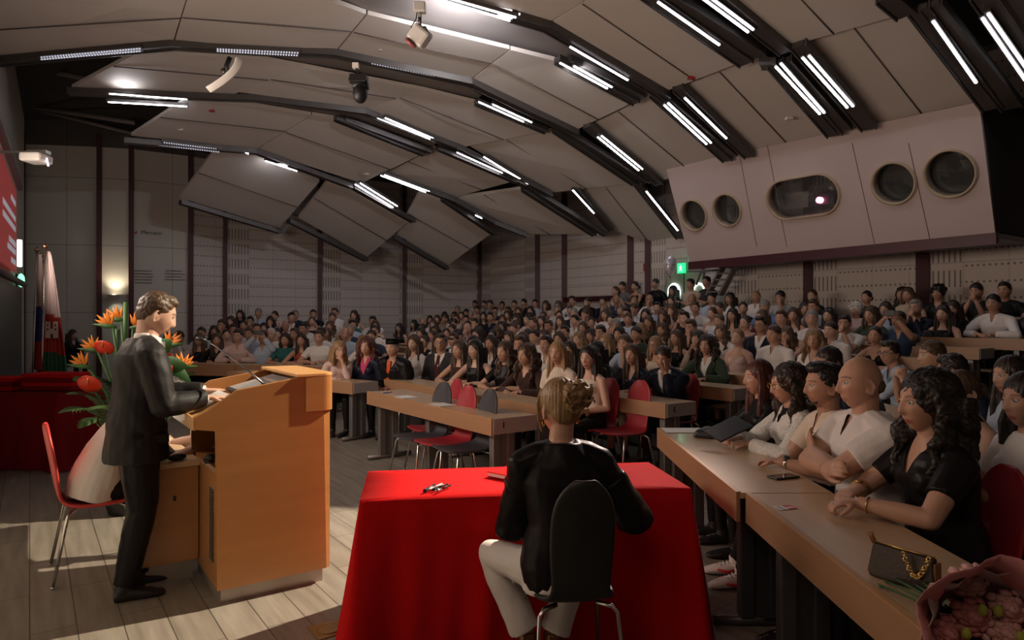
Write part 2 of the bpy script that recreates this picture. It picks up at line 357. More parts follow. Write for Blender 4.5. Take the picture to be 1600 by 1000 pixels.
for pl, w in (([(-20, 98), (270, 71), (400, 79), (522, 84), (735, 129), (900, 208)], .16), ([(108, 143), (360, 153), (400, 154), (570, 175), (722, 233), (860, 304)], .13),
  ([(196, 220), (400, 237), (548, 291)], .13), ([(283, 316), (437, 362)], .14), ([(452, 345), (572, 406)], .14), ([(616, 371), (698, 419)], .14), ([(800, 26), (856, 42), (1040, 150)], .16),
  ([(985, -30), (1165, 96)], .2), ([(1005, -30), (1185, 84)], .2), ([(1105, -20), (1226, 78)], .16), ([(1060, 138), (1170, 242)], .16), ([(1190, 100), (1212, 100), (1304, 208)], .2), ([(1225, 96), (1318, 200)], .2), ([(1248, 70), (1357, 198)], .18),
  ([(1385, -5), (1415, 20)], .2), ([(1436, 14), (1550, 166)], .2), ([(1455, 8), (1580, 165)], .2), ([(1535, -10), (1640, 140)], .2), ([(872, 94), (993, 158)], .16), ([(890, 95), (1003, 150)], .16), ([(918, 197), (1030, 285)], .15), ([(1022, 146), (1136, 248)], .16), ([(1036, 150), (1144, 240)], .14),
  ([(868, 203), (992, 286)], .15), ([(884, 205), (1010, 283)], .14), ([(903, 298), (955, 358)], .12), ([(997, 287), (1062, 370)], .15), ([(744, 160), (852, 204)], .14), ([(525, 185), (662, 240)], .14), ([(540, 188), (672, 236)], .12), ([(684, 231), (806, 283)], .14), ([(604, 274), (707, 312), (772, 348), (822, 368)], .13),
  ([(818, 296), (928, 366)], .14), ([(835, 298), (945, 366)], .12), ([(552, 292), (645, 345)], .14), ([(692, 311), (772, 365)], .12)):
    channel(pl, w)
M_TUBE = mat('light_tube', (1, 1, 1), 0.4, emit=(0.93, 0.92, 1.0), estr=15.0)
M_LOUV = mat('light_louvre_dim', (0.7, 0.7, 0.72), 0.4, emit=(0.80, 0.82, 1.0), estr=0.55)
LIGHTS = [((63, 92), (220, 79), 'l'), ((63, 89), (220, 75), 'l'), ((338, 76), (467, 82), 'l'), ((338, 79), (466, 86), 'l'), ((171, 146), (292, 155), 'b'), ((169, 159), (292, 166), 'b'), ((255, 222), (346, 233), 'l'), ((248, 226), (343, 237), 'l'),
 ((415, 251), (464, 267), 'b'), ((384, 238), (388, 240), 'b'), ((580, 98), (680, 118), 'l'), ((678, -4), (797, 32), 'b'), ((690, -6), (806, 27), 'b'), ((1028, 3), (1124, 70), 'b'), ((875, 98), (949, 138), 'b'), ((897, 103), (956, 136), 'b'), ((891, 73), (981, 125), 'b'),
 ((1099, -2), (1169, 50), 'b'), ((1110, -4), (1177, 46), 'b'), ((748, 159), (818, 190), 'b'), ((770, 163), (831, 191), 'b'), ((590, 184), (672, 217), 'b'), ((602, 184), (684, 219), 'b'), ((714, 238), (785, 270), 'b'), ((756, 245), (825, 287), 'b'),
 ((555, 288), (614, 324), 'b'), ((563, 286), (621, 322), 'b'), ((595, 274), (665, 300), 'b'), ((601, 273), (671, 299), 'b'), ((743, 336), (753, 341), 'b'), ((895, 297), (928, 333), 'b'), ((1010, 299), (1059, 360), 'b'), ((934, 214), (998, 266), 'b'), ((940, 212), (1004, 264), 'b'),
 ((1038, 164), (1104, 225), 'b'), ((1044, 161), (1111, 223), 'b'), ((1070, 153), (1135, 216), 'b'), ((1212, 104), (1281, 178), 'b'), ((1220, 99), (1288, 176), 'b'), ((1254, 90), (1324, 168), 'b'), ((1264, 87), (1333, 166), 'b'), ((1458, 33), (1525, 129), 'b'), ((1535, 28), (1602, 125), 'b'), ((1544, 21), (1612, 118), 'b')]
LZONE = lambda x: 'far left' if x < 330 else 'left' if x < 600 else 'centre' if x < 900 else 'right' if x < 1200 else 'far right'
def lightlab(k, kd):
    order = sorted([i for i in range(len(LIGHTS)) if LIGHTS[i][2] == kd], key=lambda i: (LIGHTS[i][0][0]+LIGHTS[i][1][0], i)); n = order.index(k)
    nth = ('leftmost', 'second', 'third', 'fourth', 'fifth', 'sixth', 'seventh', 'eighth', 'ninth', 'tenth')
    w = nth[n] if n < 10 else '%d%s' % (n+1, {1: 'st', 2: 'nd', 3: 'rd'}.get((n+1) % 10, 'th') if n+1 not in (11, 12, 13) else 'th')
    return '%s strip light in a ceiling gap, %s of its kind from the left' % ('dim louvred' if kd == 'l' else 'bright white', w)
for k, (a, b, kd) in enumerate(LIGHTS):
    mx, my = (a[0]+b[0])//2, (a[1]+b[1])//2
    t = thing('ceiling_light', lightlab(k, kd), 'ceiling light', on_dome(mx, my, -.07), 0, 'strip lights between the ceiling sails')
    p0, p1 = on_dome(*a, -.13), on_dome(*b, -.13); o = t.location; d = (p1-p0).normalized(); sd = d.cross(Vector((0, 0, 1))).normalized(); up = sd.cross(d)
    bm = NB(); w = 0.035
    c0, c1 = p0-d*.03-o, p1+d*.03-o
    prism(bm, [c0-sd*w+up*.0, c0+sd*w+up*.0, c0+sd*w+up*.06, c0-sd*w+up*.06], c1-c0); obj('housing', bm, M_STEEL, t)
    bm = NB()
    if kd == 'b': tube(bm, [p0-o, p1-o], 0.018, 8)
    else:
        L = (p1-p0).length; n = max(4, int(L/0.045))
        for j in range(n): c = p0-o+(p1-p0)*((j+.5)/n); prism(bm, [c-sd*.013-d*.012, c+sd*.013-d*.012, c+sd*.013+d*.012, c-sd*.013+d*.012], -up*0.02)
    obj('tube' if kd == 'b' else 'louvre', bm, M_TUBE if kd == 'b' else M_LOUV, t)

# ================================================================ projection booth
BS_T, BS_B = 10.8, 11.4; z_t, z_b = 4.5, 2.8
tl, tr = on_s(1047, 281, BS_T), on_s(1532, 170, BS_T); bl, br_ = on_s(1080, 408, BS_B), on_s(1556, 362, BS_B)
tl.z = tr.z = z_t; bl.z = br_.z = z_b
bu = (tr-tl).normalized(); bo = tl.copy(); bn0 = (bl-tl); bv = (bn0-bu*bn0.dot(bu)).normalized(); bn = bu.cross(bv).normalized()
def on_booth(px, py):
    r = P(px, py, 1)-Vector((0, 0, H)); k = (bo-Vector((0, 0, H))).dot(bn)/r.dot(bn); q = Vector((0, 0, H))+r*k-bo; return q.dot(bu), q.dot(bv)
outer = [(q.dot(bu), q.dot(bv)) for q in (tl-bo, tr-bo, br_-bo, bl-bo)]
outer[0] = (outer[0][0], -0.25); outer[1] = (outer[1][0]+.1, -0.25)
outer = [on_booth(1043, 262), on_booth(1532, 158), on_booth(1557, 362), on_booth(1080, 408)]
circ = lambda c, r, n=40: [(c[0]+r*math.cos(2*PI*k/n), c[1]+r*math.sin(2*PI*k/n)) for k in range(n)]
wins = [(on_booth(1087, 335), .30), (on_booth(1139, 327), .30), (on_booth(1399, 285), .31), (on_booth(1487, 270), .33)]
holes = [circ(c, r) for c, r in wins]
oc, ol, orr = on_booth(1256, 307), on_booth(1202, 315), on_booth(1311, 299)
hw = (Vector(orr)-Vector(ol)).length/2; rr = .34
stad = [(oc[0]+(hw-rr)*sg+rr*math.cos(th), oc[1]+rr*math.sin(th)) for sg, th in [(1, -PI/2+PI*k/20) for k in range(21)]+[(-1, PI/2+PI*k/20) for k in range(21)]]
MB_ = basis(bo, bu, bv, bn)
me = outline_mesh(outer, holes+[stad], 0.10); me.transform(MB_); tag(meshobj('wall_booth', me, M_BOOTH), kind='structure')
away = bn if bn.dot(SB) > 0 else -bn; sgn = 1 if bn.dot(SB) > 0 else -1
def ring_frame(loop, name):
    bm = NB(); n = len(loop); pv = []
    cx_ = sum(p[0] for p in loop)/n; cy_ = sum(p[1] for p in loop)/n
    for zz, k in ((-.10*sgn, 1.0), (-.10*sgn, 1.10), (.10*sgn, 1.10), (.16*sgn, 1.0)):
        pv.append([bm.verts.new(MB_ @ Vector((cx_+(p[0]-cx_)*(1+(k-1)*(.30/max(.3, abs(Vector((p[0]-cx_, p[1]-cy_)).length)))), cy_+(p[1]-cy_)*(1+(k-1)*(.30/max(.3, abs(Vector((p[0]-cx_, p[1]-cy_)).length)))), zz))) for p in loop])
    for a in range(4):
        for j in range(n): bm.faces.new((pv[a][j], pv[a][(j+1) % n], pv[(a+1) % 4][(j+1) % n], pv[(a+1) % 4][j]))
    o = struct(name, bm, M_BEIGE, smooth=True)
    return o
for k, lp in enumerate(holes+[stad]):
    f = ring_frame(lp, 'window_%d' % (k+1))
    gm = outline_mesh(lp, [], .01); gm.transform(MB_ @ Matrix.Translation((0, 0, .12*sgn))); gl = meshobj('glass', gm, mat('booth_glass', (0.75, 0.8, 0.8), 0.02, trans=0.95)); gl.parent = f
for px, px2 in ((1160, 1185), (1206, 1232), (1340, 1370), (1428, 1458)):
    ya = on_booth(px-6, 245); yb = on_booth(px2, 400); bm = NB()
    a = on_booth(px, 250); b = on_booth(px2, 385); d = (Vector(b)-Vector(a)); a0 = Vector(a)-d*.2; b0 = Vector(b)+d*.0
    for za in (-.052*sgn,): prism(bm, [MB_ @ Vector((q[0]+dx, q[1], za)) for q, dx in ((a0, -.006), (a0, .006), (b0, .006), (b0, -.006))], bn*.004)
    struct('trim_%d' % (50+px % 7), bm, M_SEAM)
# maroon band under the booth, soffit and the dark room behind the windows
bm = NB(); a, b = MB_ @ Vector((outer[3][0]-.02, outer[3][1], 0)), MB_ @ Vector((outer[2][0]+.02, outer[2][1], 0))
prism(bm, [a-away*.08, b-away*.08, b-away*.08-Vector((0, 0, .16)), a-away*.08-Vector((0, 0, .16))], away*.12); struct('trim_60', bm, M_MULL)
bm = NB(); prism(bm, [a-Vector((0, 0, .1)), b-Vector((0, 0, .1)), b+SB*2.2-Vector((0, 0, .1)), a+SB*1.4-Vector((0, 0, .1))], (0, 0, .08)); struct('ceiling_booth_soffit', bm, M_FASCIA)
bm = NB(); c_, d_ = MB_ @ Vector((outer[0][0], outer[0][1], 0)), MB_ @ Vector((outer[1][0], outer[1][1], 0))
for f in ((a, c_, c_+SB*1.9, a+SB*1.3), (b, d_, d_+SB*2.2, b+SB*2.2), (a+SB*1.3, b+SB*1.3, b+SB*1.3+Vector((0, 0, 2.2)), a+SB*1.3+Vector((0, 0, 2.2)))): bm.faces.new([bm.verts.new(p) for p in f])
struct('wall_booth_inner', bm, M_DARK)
# projector and its camera inside the booth
q = MB_ @ Vector((*on_booth(1273, 322), 0)) + away*.42
t = thing('cinema_projector', 'dark projector with glowing pink lens behind the oval booth window', 'projector', q, math.atan2(SB.y, SB.x)-PI/2)
bm = NB(); box(bm, -.25, -.2, -.12, .25, .3, .12); obj('housing', bm, M_BLACK, t, bevel=.02)
bm = NB(); tube(bm, [(0, -.2, -.02), (0, -.27, -.02)], .055, 16); obj('lens', bm, mat('projector_lens', (1, .5, .6), .2, emit=(1.0, .18, .38), estr=9), t, True)
q2 = MB_ @ Vector((*on_booth(1281, 306), 0)) + away*.38
t = thing('surveillance_camera', 'small white dome-shaped camera standing on the booth projector', 'camera', q2)
bm = NB(); lathe(bm, [(.05, -.08), (.055, -.06), (.05, .03), (.035, .075), (.01, .085)]); obj('body', bm, M_WHITE, t, True)
bm = NB(); blob(bm, SB*-.045, .022); obj('lens', bm, M_BLACK, t)
q3 = MB_ @ Vector((*on_booth(1228, 322), 0)) + away*.4
bm = NB(); box(bm, -.22, -.01, -.14, .22, .01, .16, Matrix.Translation(q3) @ Matrix.Rotation(math.atan2(SB.y, SB.x)-PI/2, 4, 'Z')); tag(obj('notice_board', bm, mat('pale_board', (.5, .4, .38), .7)), 'pale board leaning inside the left end of the oval booth window', 'board')

# ================================================================ front wall: screen, blackboard, lamps, arm projector
def fwp(px, z): # point of the front wall seen at column px
    a = (px-CX)/F; k = (FW0.x-a*FW0.y)/(a*fd.y-fd.x); p = FW0+fd*k; return Vector((p.x, p.y, z))
d0 = 14.2-0; dist = lambda D: (FW0.y-D)/abs(fd.y)
def fw(D, z, off=0.06): p = FW0+fd*dist(D); return Vector((p.x, p.y, z))+fn*off
t = thing('projection_screen', 'red projected slide with white writing on the left front wall', 'screen', fw(12.2, 0))
bm = NB(); prism(bm, [fw(13.6, 1.6+.065*13.6)-t.location, fw(9.5, 1.6+.065*13.6)-t.location, fw(9.5, 4.35)-t.location, fw(13.6, 4.1)-t.location], fn*.03)
obj('slide', bm, mat('slide_red', (.5, .05, .05), .6, emit=(.55, .10, .09), estr=.22), t)
bm = NB(); prism(bm, [fw(13.75, 4.15, .1)-t.location, fw(9.4, 4.4, .1)-t.location, fw(9.4, 4.5, .1)-t.location, fw(13.75, 4.25, .1)-t.location], fn*.08); obj('casing', bm, M_FASCIA, t)
bm = NB()
for k, (z, L) in enumerate(((3.75, .35), (3.45, .9), (3.25, .9), (2.95, .5), (2.8, .6), (2.6, .35))): prism(bm, [fw(13.3, z, .095)-t.location, fw(13.3-L*2.5, z, .095)-t.location, fw(13.3-L*2.5, z+.1, .095)-t.location, fw(13.3, z+.1, .095)-t.location], fn*.004)
obj('slide_writing', bm, mat('slide_white', (.7, .7, .7), .6, emit=(.6, .6, .7), estr=.3), t)
t = thing('blackboard', 'dark blackboard with faint chalk marks at the left edge', 'blackboard', fw(12.5, 0))
bm = NB(); prism(bm, [fw(14.6, .35)-t.location, fw(8.0, .35)-t.location, fw(8.0, 2.15)-t.location, fw(14.6, 2.2)-t.location], fn*.05); obj('board', bm, mat('slate', (.022, .026, .03), .35, nscale=3, namt=.5, stretch=(1, 1, 6)), t)
bm = NB(); tube(bm, [fw(14.7, 2.3, .14)-t.location, fw(7.9, 2.25, .14)-t.location], .06); obj('top_rail', bm, M_FASCIA, t)
t = thing('wall_light', 'white glowing wall light beside the projected slide', 'light', fw(13.9, 2.9, .12))
bm = NB(); box(bm, -.03, -.05, -.28, .03, .05, .28); obj('lamp', bm, mat('wall_lamp_glow', (1, 1, 1), .4, emit=(1, .97, .95), estr=2.2), t, bevel=.02)
t = thing('exit_lamp', 'small round green glowing lamp above the blackboard end', 'lamp', P(33, 438, 14.6))
bm = NB(); blob(bm, (0, 0, 0), (.07, .07, .15)); obj('lamp', bm, mat('green_glow', (.1, .8, .3), .4, emit=(.3, 1, .55), estr=1.6), t, True)
bm = NB(); box(bm, -.13, -.05, -.14, -.04, .05, .14); obj('housing', bm, M_BLACK, t)
t = thing('wall_projector', 'white short-throw projector on a long arm, upper left wall', 'projector', P(58, 247, 8.5))
bm = NB(); box(bm, -.14, -.14, -.06, .12, .14, .05); obj('body', bm, M_WHITE, t, bevel=.03)
bm = NB(); tube(bm, [Vector((.13, 0, .07)), Vector((-.75, .05, .09))], .02, 8); box(bm, -.1, -.05, .05, .14, .05, .09); obj('arm', bm, M_CHROME, t)
bm = NB(); tube(bm, [(.12, 0, .0), (.14, 0, -.1)], .012, 6); blob(bm, (.08, -.1, -.01), .03); obj('lens', bm, mat('projector_glow', (1, 1, 1), .3, emit=(.9, .7, 1), estr=2), t)
# sconce
pw = WP[1].lerp(WP[2], .48); t = thing('wall_sconce', 'glowing half-round wall sconce between two maroon strips', 'lamp', P(178, 463, pw.y-.16))
bm = NB(); lathe(bm, [(.03, -.05), (.10, -.035), (.13, .02), (.14, .04), (.12, .04), (.1, .01), (.03, -.02)]); obj('shade', bm, M_WHITE, t, True)
bm = NB(); blob(bm, (0, 0, .02), (.07, .07, .03)); obj('bulb', bm, mat('warm_bulb', (1, 1, 1), .4, emit=(1, .85, .6), estr=14), t)
spot('sconce_up', t.location+Vector((0, -.1, .08)), t.location+Vector((0, .25, 1.0)), 22, (1, .84, .6), 110, .9, .05)
spot('sconce_down', t.location+Vector((0, -.08, -.1)), t.location+Vector((0, .25, -.6)), 3, (.9, 1, .8), 90, .9, .03)
# printed sign and faded lines on the wall between the mullions
def wall_M(px, py, i):
    a, b = WP[i], WP[i+1]; n = (b-a).cross(Vector((0, 0, 1))).normalized(); n = -n if n.y > 0 else n
    r = Vector(((px-CX)/F, 1, (CY-py)/F)); k = a.dot(n)/Vector((r.x, r.y, 0)).dot(n); q = Vector((0, 0, H))+r*k+n*.02
    x = (b-a).normalized(); return basis(q, x, Vector((0, 0, 1)), x.cross(Vector((0, 0, 1))))
ts = thing('wall_sign', 'black and red company lettering printed high on the left wall', 'sign', (0, 0, 0))
text_mesh('lettering', 'Mercator', .13, wall_M(237, 364, 2), mat('sign_black', (.012, .012, .014), .5), ts)
bm = NB(); Mq = wall_M(208.5, 361, 2); prism(bm, [Mq @ Vector(p) for p in ((-.07, .06, 0), (.0, .06, 0), (-.0, .0, 0))], (0, -.004, 0)); prism(bm, [Mq @ Vector(p) for p in ((0, -.07, 0), (.075, -.07, 0), (.075, .02, 0))], (0, -.004, 0)); obj('emblem', bm, mat('sign_red', (.5, .03, .03), .5), ts)
for cxp, rows in ((226, range(5)), (274, range(4))):
    bm = NB()
    for r in rows:
        Mq = wall_M(cxp, 424+r*4.6, 2); w = random.uniform(.22, .3); prism(bm, [Mq @ Vector(p) for p in ((-w, 0, 0), (w*random.uniform(.5, 1), 0, 0), (w*.8, .022, 0), (-w, .022, 0))], (0, -.004, 0))
    tag(obj('wall_inscription', bm, mat('faded_ink', (.24, .22, .2), .8)), 'faint grey lines of print on the left wall, %s column' % ('left' if cxp == 226 else 'right'), 'inscription')
# ================================================================ back of the hall: doors, exit sign, balloon, ladder
def on_back(px, py, off=0.0): return on_s(px, py, s_back-off)
ROT = math.atan2(SB.y, SB.x)-PI/2
Mdoor = mat('door_pale_green', (.30, .34, .25), .5, nscale=3, namt=.08)
for k, (pa, pb) in enumerate(((1042, 1070), (1072, 1100))):
    a, b = on_back(pa, 470, .06), on_back(pb, 470, .06); a.z = b.z = .78; bm = NB(); prism(bm, [a, b, b+Vector((0, 0, 2.05)), a+Vector((0, 0, 2.05))], -SB*.05)
    dr = struct('door_%d' % (k+1), bm, Mdoor); c = on_back((pa+pb)/2+(-3 if k == 0 else 6), 457, .14); bm = NB(); n = 28
    x, z = TA, Vector((0, 0, 1)); pts = [c+x*.17*math.cos(2*PI*j/n)+z*.2*math.sin(2*PI*j/n) for j in range(n+1)]; tube(bm, pts, .028, 8); obj('porthole_glow', bm, mat('porthole_ring', (1, 1, 1), .4, emit=(.85, 1, .95), estr=1.8), dr)
t = thing('exit_sign', 'green and white running-figure exit sign above the back doors', 'sign', on_back(1065, 419, .2), ROT)
bm = NB(); box(bm, -.11, -.03, -.12, .11, .02, .12); obj('box', bm, mat('exit_green', (.02, .5, .2), .5, emit=(.03, .62, .25), estr=1.4), t)
bm = NB(); mw = mat('exit_white', (1, 1, 1), .5, emit=(.8, 1, .85), estr=1.6)
blob(bm, (.0, -.036, .055), (.018, .004, .018), 1); tube(bm, [(.0, -.036, .035), (-.015, -.036, -.02)], .012, 6); tube(bm, [(-.015, -.036, -.02), (.03, -.036, -.045), (.03, -.036, -.08)], .008, 6); tube(bm, [(-.015, -.036, -.02), (-.03, -.036, -.06), (-.055, -.036, -.06)], .008, 6); tube(bm, [(-.05, -.036, .01), (0, -.036, .03), (.04, -.036, .0)], .007, 6); obj('figure', bm, mw, t)
t = thing('foil_balloon', 'silver foil balloon with dark lettering floating beside the exit sign', 'balloon', on_back(1047, 415, .7))
bm = NB(); vs = blob(bm, (0, 0, 0), (.145, .12, .23), 3)
for v in vs: v.co *= 1+.04*math.sin(14*math.atan2(v.co.y, v.co.x))*(abs(v.co.z)/.23)
blob(bm, (0, 0, .25), .02, 1); obj('envelope', bm, mat('silver_foil', (.66, .62, .64), .28, .3, bump=.2, bscale=14), t, True)
bm = NB()
for k in range(5): tube(bm, [Vector((-.10+.05*k, -.12, .1*math.sin(k*2.1)))+Vector((.02*math.cos(j), -.012, .03*math.sin(j))) for j in range(5)], .005, 5)
obj('print', bm, M_BLACK, t)
bm = NB(); tube(bm, [(0, 0, -.23), (.015, 0, -.35), (-.01, 0, -.5), (.01, 0, -1.1)], .004, 5); blob(bm, (0, 0, -.26), .025, 1); obj('ribbon', bm, mat('ribbon_red', (.3, .05, .06), .5), t)
bm = NB(); q = on_back(1006, 424, .05); prism(bm, [q, q+TA*-.13, q+TA*-.13+Vector((0, 0, .2)), q+Vector((0, 0, .2))], -SB*.02); tag(obj('fire_notice', bm, mat('notice_red', (.4, .02, .02), .5)), 'small red notice on the back wall left of the balloon', 'notice')
t = thing('stair_ladder', 'steep grey steel stair with handrails rising behind the exit sign', 'ladder', ST(12.3, 8.0, 0))
bm = NB(); o = t.location
pA, pB = on_back(1108, 462, .5), on_back(1140, 404, .5); pC, pD = on_back(1128, 462, .5), on_back(1158, 404, .5)
for a, b in ((pA, pB), (pC, pD)): prism(bm, [a-o, a-o-TA*.05, a-o-TA*.05-SB*.16, a-o-SB*.16], b-a)
obj('stringers', bm, M_FASCIA, t)
for j in range(6):
    f = (j+.5)/6; bm = NB(); a, b = pA.lerp(pB, f)-o, pC.lerp(pD, f)-o; prism(bm, [a, b, b-SB*.16, a-SB*.16], (0, 0, .03)); obj('tread', bm, M_FASCIA, t)
bm = NB(); tube(bm, [on_back(1088, 445, .6)-o, on_back(1097, 420, .6)-o, on_back(1118, 408, .6)-o], .025); tube(bm, [on_back(1075, 424, .6)-o, on_back(1130, 422, .6)-o], .025); obj('handrail', bm, M_FASCIA, t)
# ================================================================ things hung from the ceiling
t = thing('ceiling_camera', 'white stage light on a bracket under the top centre beam', 'stage light', P(656, 12, 7.0))
bm = NB(); box(bm, -.06, -.05, -.05, .06, .05, .05); obj('bracket', bm, M_WHITE, t, bevel=.01)
bm = NB(); tube(bm, [(0, 0, -.04), (.0, 0, -.22)], .018, 8); tube(bm, [(-.08, 0, -.26), (-.06, 0, -.2), (.06, 0, -.2), (.09, 0, -.26), (.09, 0, -.34)], .01, 6); obj('arm', bm, M_CHROME, t)
bm = NB(); Mx = Matrix.Translation((.0, 0, -.29)) @ Matrix.Rotation(.7, 4, 'Y') @ Matrix.Rotation(.3, 4, 'X'); box(bm, -.10, -.08, -.09, .10, .08, .09, Mx); obj('head', bm, M_WHITE, t, bevel=.03)
bm = NB(); Mx2 = Mx @ Matrix.Translation((-.02, -.05, -.09)); lathe(bm, [(.06, 0), (.07, -.02), (.05, -.04)], (0, 0, 0)); bm.transform(Mx2); obj('lens', bm, mat('lens_pink', (.4, .12, .14), .3), t)
bm = NB(); tube(bm, [(-.02, 0, 0), (-.04, 0, -.12), (-.09, 0, -.2), (-.07, 0, -.28)], .006, 6); obj('cable', bm, M_BLACK, t)
t = thing('moving_head_light', 'black moving-head stage light hanging under the second ceiling beam', 'stage light', P(556, 103, 7.8))
bm = NB(); box(bm, -.035, -.03, -.03, .035, .03, .03); obj('clamp', bm, M_WHITE, t)
bm = NB(); tube(bm, [(0, 0, -.02), (.05, 0, -.1), (.06, 0, -.14)], .015, 8); box(bm, -.06, -.07, -.2, .13, .07, -.11); obj('yoke', bm, M_BLACK, t, bevel=.01)
bm = NB(); blob(bm, (.05, 0, -.31), (.085, .085, .12), 3); box(bm, -.035, -.06, -.26, .14, .06, -.18); obj('head', bm, M_BLACK, t, True)
bm = NB(); tube(bm, [(-.03, 0, -.1), (-.08, 0, -.14), (-.07, 0, -.2), (-.02, 0, -.2)], .007, 6); obj('cable', bm, M_BLACK, t)
t = thing('hanging_speaker', 'white curved loudspeaker tilted beneath the left ceiling strip light', 'loudspeaker', P(358, 92, 7.6))
bm = NB(); n = 9; cl = [Vector((.10-.0*k, 0, 0)) for k in range(n)]
cl = [Vector((.13*math.cos(1.0*k/(n-1))-.02, 0, -.0-.34*k/(n-1)))-Vector((.28*(k/(n-1))**1.8, 0, 0)) for k in range(n)]
for k in range(n-1): pass
rings = tube(bm, cl, [(.075, .045)]*n, 4, side=Vector((0, 1, 0))); obj('cabinet', bm, M_WHITE, t, bevel=.006)
bm = NB(); tube(bm, [(-.0, .02, .02), (-.03, .0, -.08), (-.02, 0, -.16)], .03, 6); blob(bm, (-.05, 0, -.14), .045, 1); obj('bracket', bm, M_BLACK, t)
for (px, py, nm, lab, c) in ((331, 172, 'smoke_detector', 'small red-marked detector on the third ceiling sail', 'r'), (283, 202, 'ceiling_sensor', 'small pale square sensor on the left ceiling sail', 'w'), (1233, 184, 'ceiling_sensor', 'small square sensor on the sail above the booth', 'w'), (596, 76, 'smoke_detector', 'round smoke detector left of the hanging stage light', 'd'), (572, 272, 'smoke_detector', 'round detector on the sail above the paired strip lights', 'd'), (1080, 121, 'warning_sticker', 'small red sticker at the edge of a ceiling sail', 'r')):
    p = on_dome(px, py, -.01); bm = NB()
    if c == 'd': lathe(bm, [(.07, .01), (.08, -.01), (.05, -.035), (.01, -.04)], p)
    else: box(bm, p.x-.05, p.y-.04, p.z-.03, p.x+.05, p.y+.04, p.z+.01)
    tag(obj(nm, bm, MATS['notice_red'] if c == 'r' else M_CEIL if c == 'd' else M_WHITE), lab, nm.split('_')[-1])

# the brightest strip lights wash the beam and sail beside them
def wash(px, py, tx, ty, w, L): p = on_dome(px, py, -.16); area('strip_light_wash', p, on_dome(tx, ty, .15), w, (.95, .95, 1.0), L, .05, 150)
wash(745, 20, 738, 46, 75, 1.3); wash(905, 108, 930, 108, 5, .6); wash(232, 158, 235, 130, 5, 1.2); wash(430, 256, 400, 290, 2, .6)
# ================================================================ people: one continuous body per pose, hair and clothes as children
DG = bpy.context.evaluated_depsgraph_get
def solidify_union(bm, voxel, smooth=3, fac=0.5):
    me = bpy.data.meshes.new('u'); bmesh.ops.recalc_face_normals(bm, faces=bm.faces); bm.to_mesh(me); bm.free()
    o = bpy.data.objects.new('u', me); C.objects.link(o)
    r = o.modifiers.new('r', 'REMESH'); r.mode = 'VOXEL'; r.voxel_size = voxel; r.use_smooth_shade = True
    if smooth: s = o.modifiers.new('s', 'SMOOTH'); s.factor = fac; s.iterations = smooth
    bpy.context.view_layer.update()
    out = bpy.data.meshes.new_from_object(o.evaluated_get(DG())); bpy.data.objects.remove(o); bpy.data.meshes.remove(me)
    for p in out.polygons: p.use_smooth = True
    return out
def G(x, m, s): return math.exp(-((x-m)/s)**2)
def head_shape(bm, HM, sex, k=1.0):         # a head facing +Y, centre between the ears, 24 cm tall
    g = bmesh.ops.create_icosphere(bm, subdivisions=6, radius=1.0)
    W = 0.077 if sex == 'm' else 0.073
    for v in g['verts']:
        d = v.co.copy(); x, y, z = d
        px, py, pz = x*W, y*0.098, z*0.120
        low = max(0, -z)
        px *= 1-(0.30 if sex == 'm' else 0.36)*low**1.6; 
        if y < 0: py *= 1-0.42*low**1.2
        else: py *= 0.96+0.02*low
        if z > 0: px *= 1+0.04*z*(1-z)
        f = max(0, y)**1.5
        if y > 0:
            zz = pz
            py += f*(0.004*G(zz, .034, .012)*G(px, 0, .045) - 0.0095*(G(px, .031, .015)+G(px, -.031, .015))*G(zz, .006, .014))
            py += f*0.005*(G(px, .043, .018)+G(px, -.043, .018))*G(zz, -.022, .02)
            nz = 0 if zz > .028 or zz < -.052 else (min(1, (.028-zz)/.064) if zz > -.036 else max(0, (zz+.052)/.016))
            wn = .0085+.006*nz*(1 if zz < -.02 else .3)
            py += f*0.026*nz*G(px, 0, wn)
            py += f*(0.0065*G(zz, -.0645, .006)+.007*G(zz, -.0775, .007))*G(px, 0, .021) - f*.004*G(zz, -.0705, .003)*G(px, 0, .026)
            py += f*0.011*G(zz, -.108, .016)*G(px, 0, .024)
            py -= f*0.006*G(zz, -.09, .008)*G(px, 0, .03)
        v.co = HM @ (Vector((px, py, pz))*k)
    for sg in (-1, 1):                      # ears
        M = HM @ Matrix.Translation((sg*W*.98*k, -.008*k, -.012*k)) @ Matrix.Rotation(sg*0.35, 4, 'Z') @ Matrix.Rotation(-.15, 4, 'X')
        n = 16; ring = [M @ (Vector((sg*.004, .017*math.cos(t)*(1.0 if math.sin(t) > 0 else .75), .031*math.sin(t)))*k) for t in [2*PI*j/n for j in range(n+1)]]
        tube(bm, ring, .0055, 6); blob(bm, M.translation, (.007*k, .014*k, .022*k), 2)
def ik(a, b, l1, l2, hint):
    d = b-a; L = min(d.length, (l1+l2)*.999); dn = d.normalized(); x = (l1*l1-l2*l2+L*L)/(2*L); h = math.sqrt(max(0, l1*l1-x*x))
    hp = (hint - dn*hint.dot(dn)); hp = hp.normalized() if hp.length > 1e-5 else Vector((0, 0, -1)); return a+dn*x+hp*h
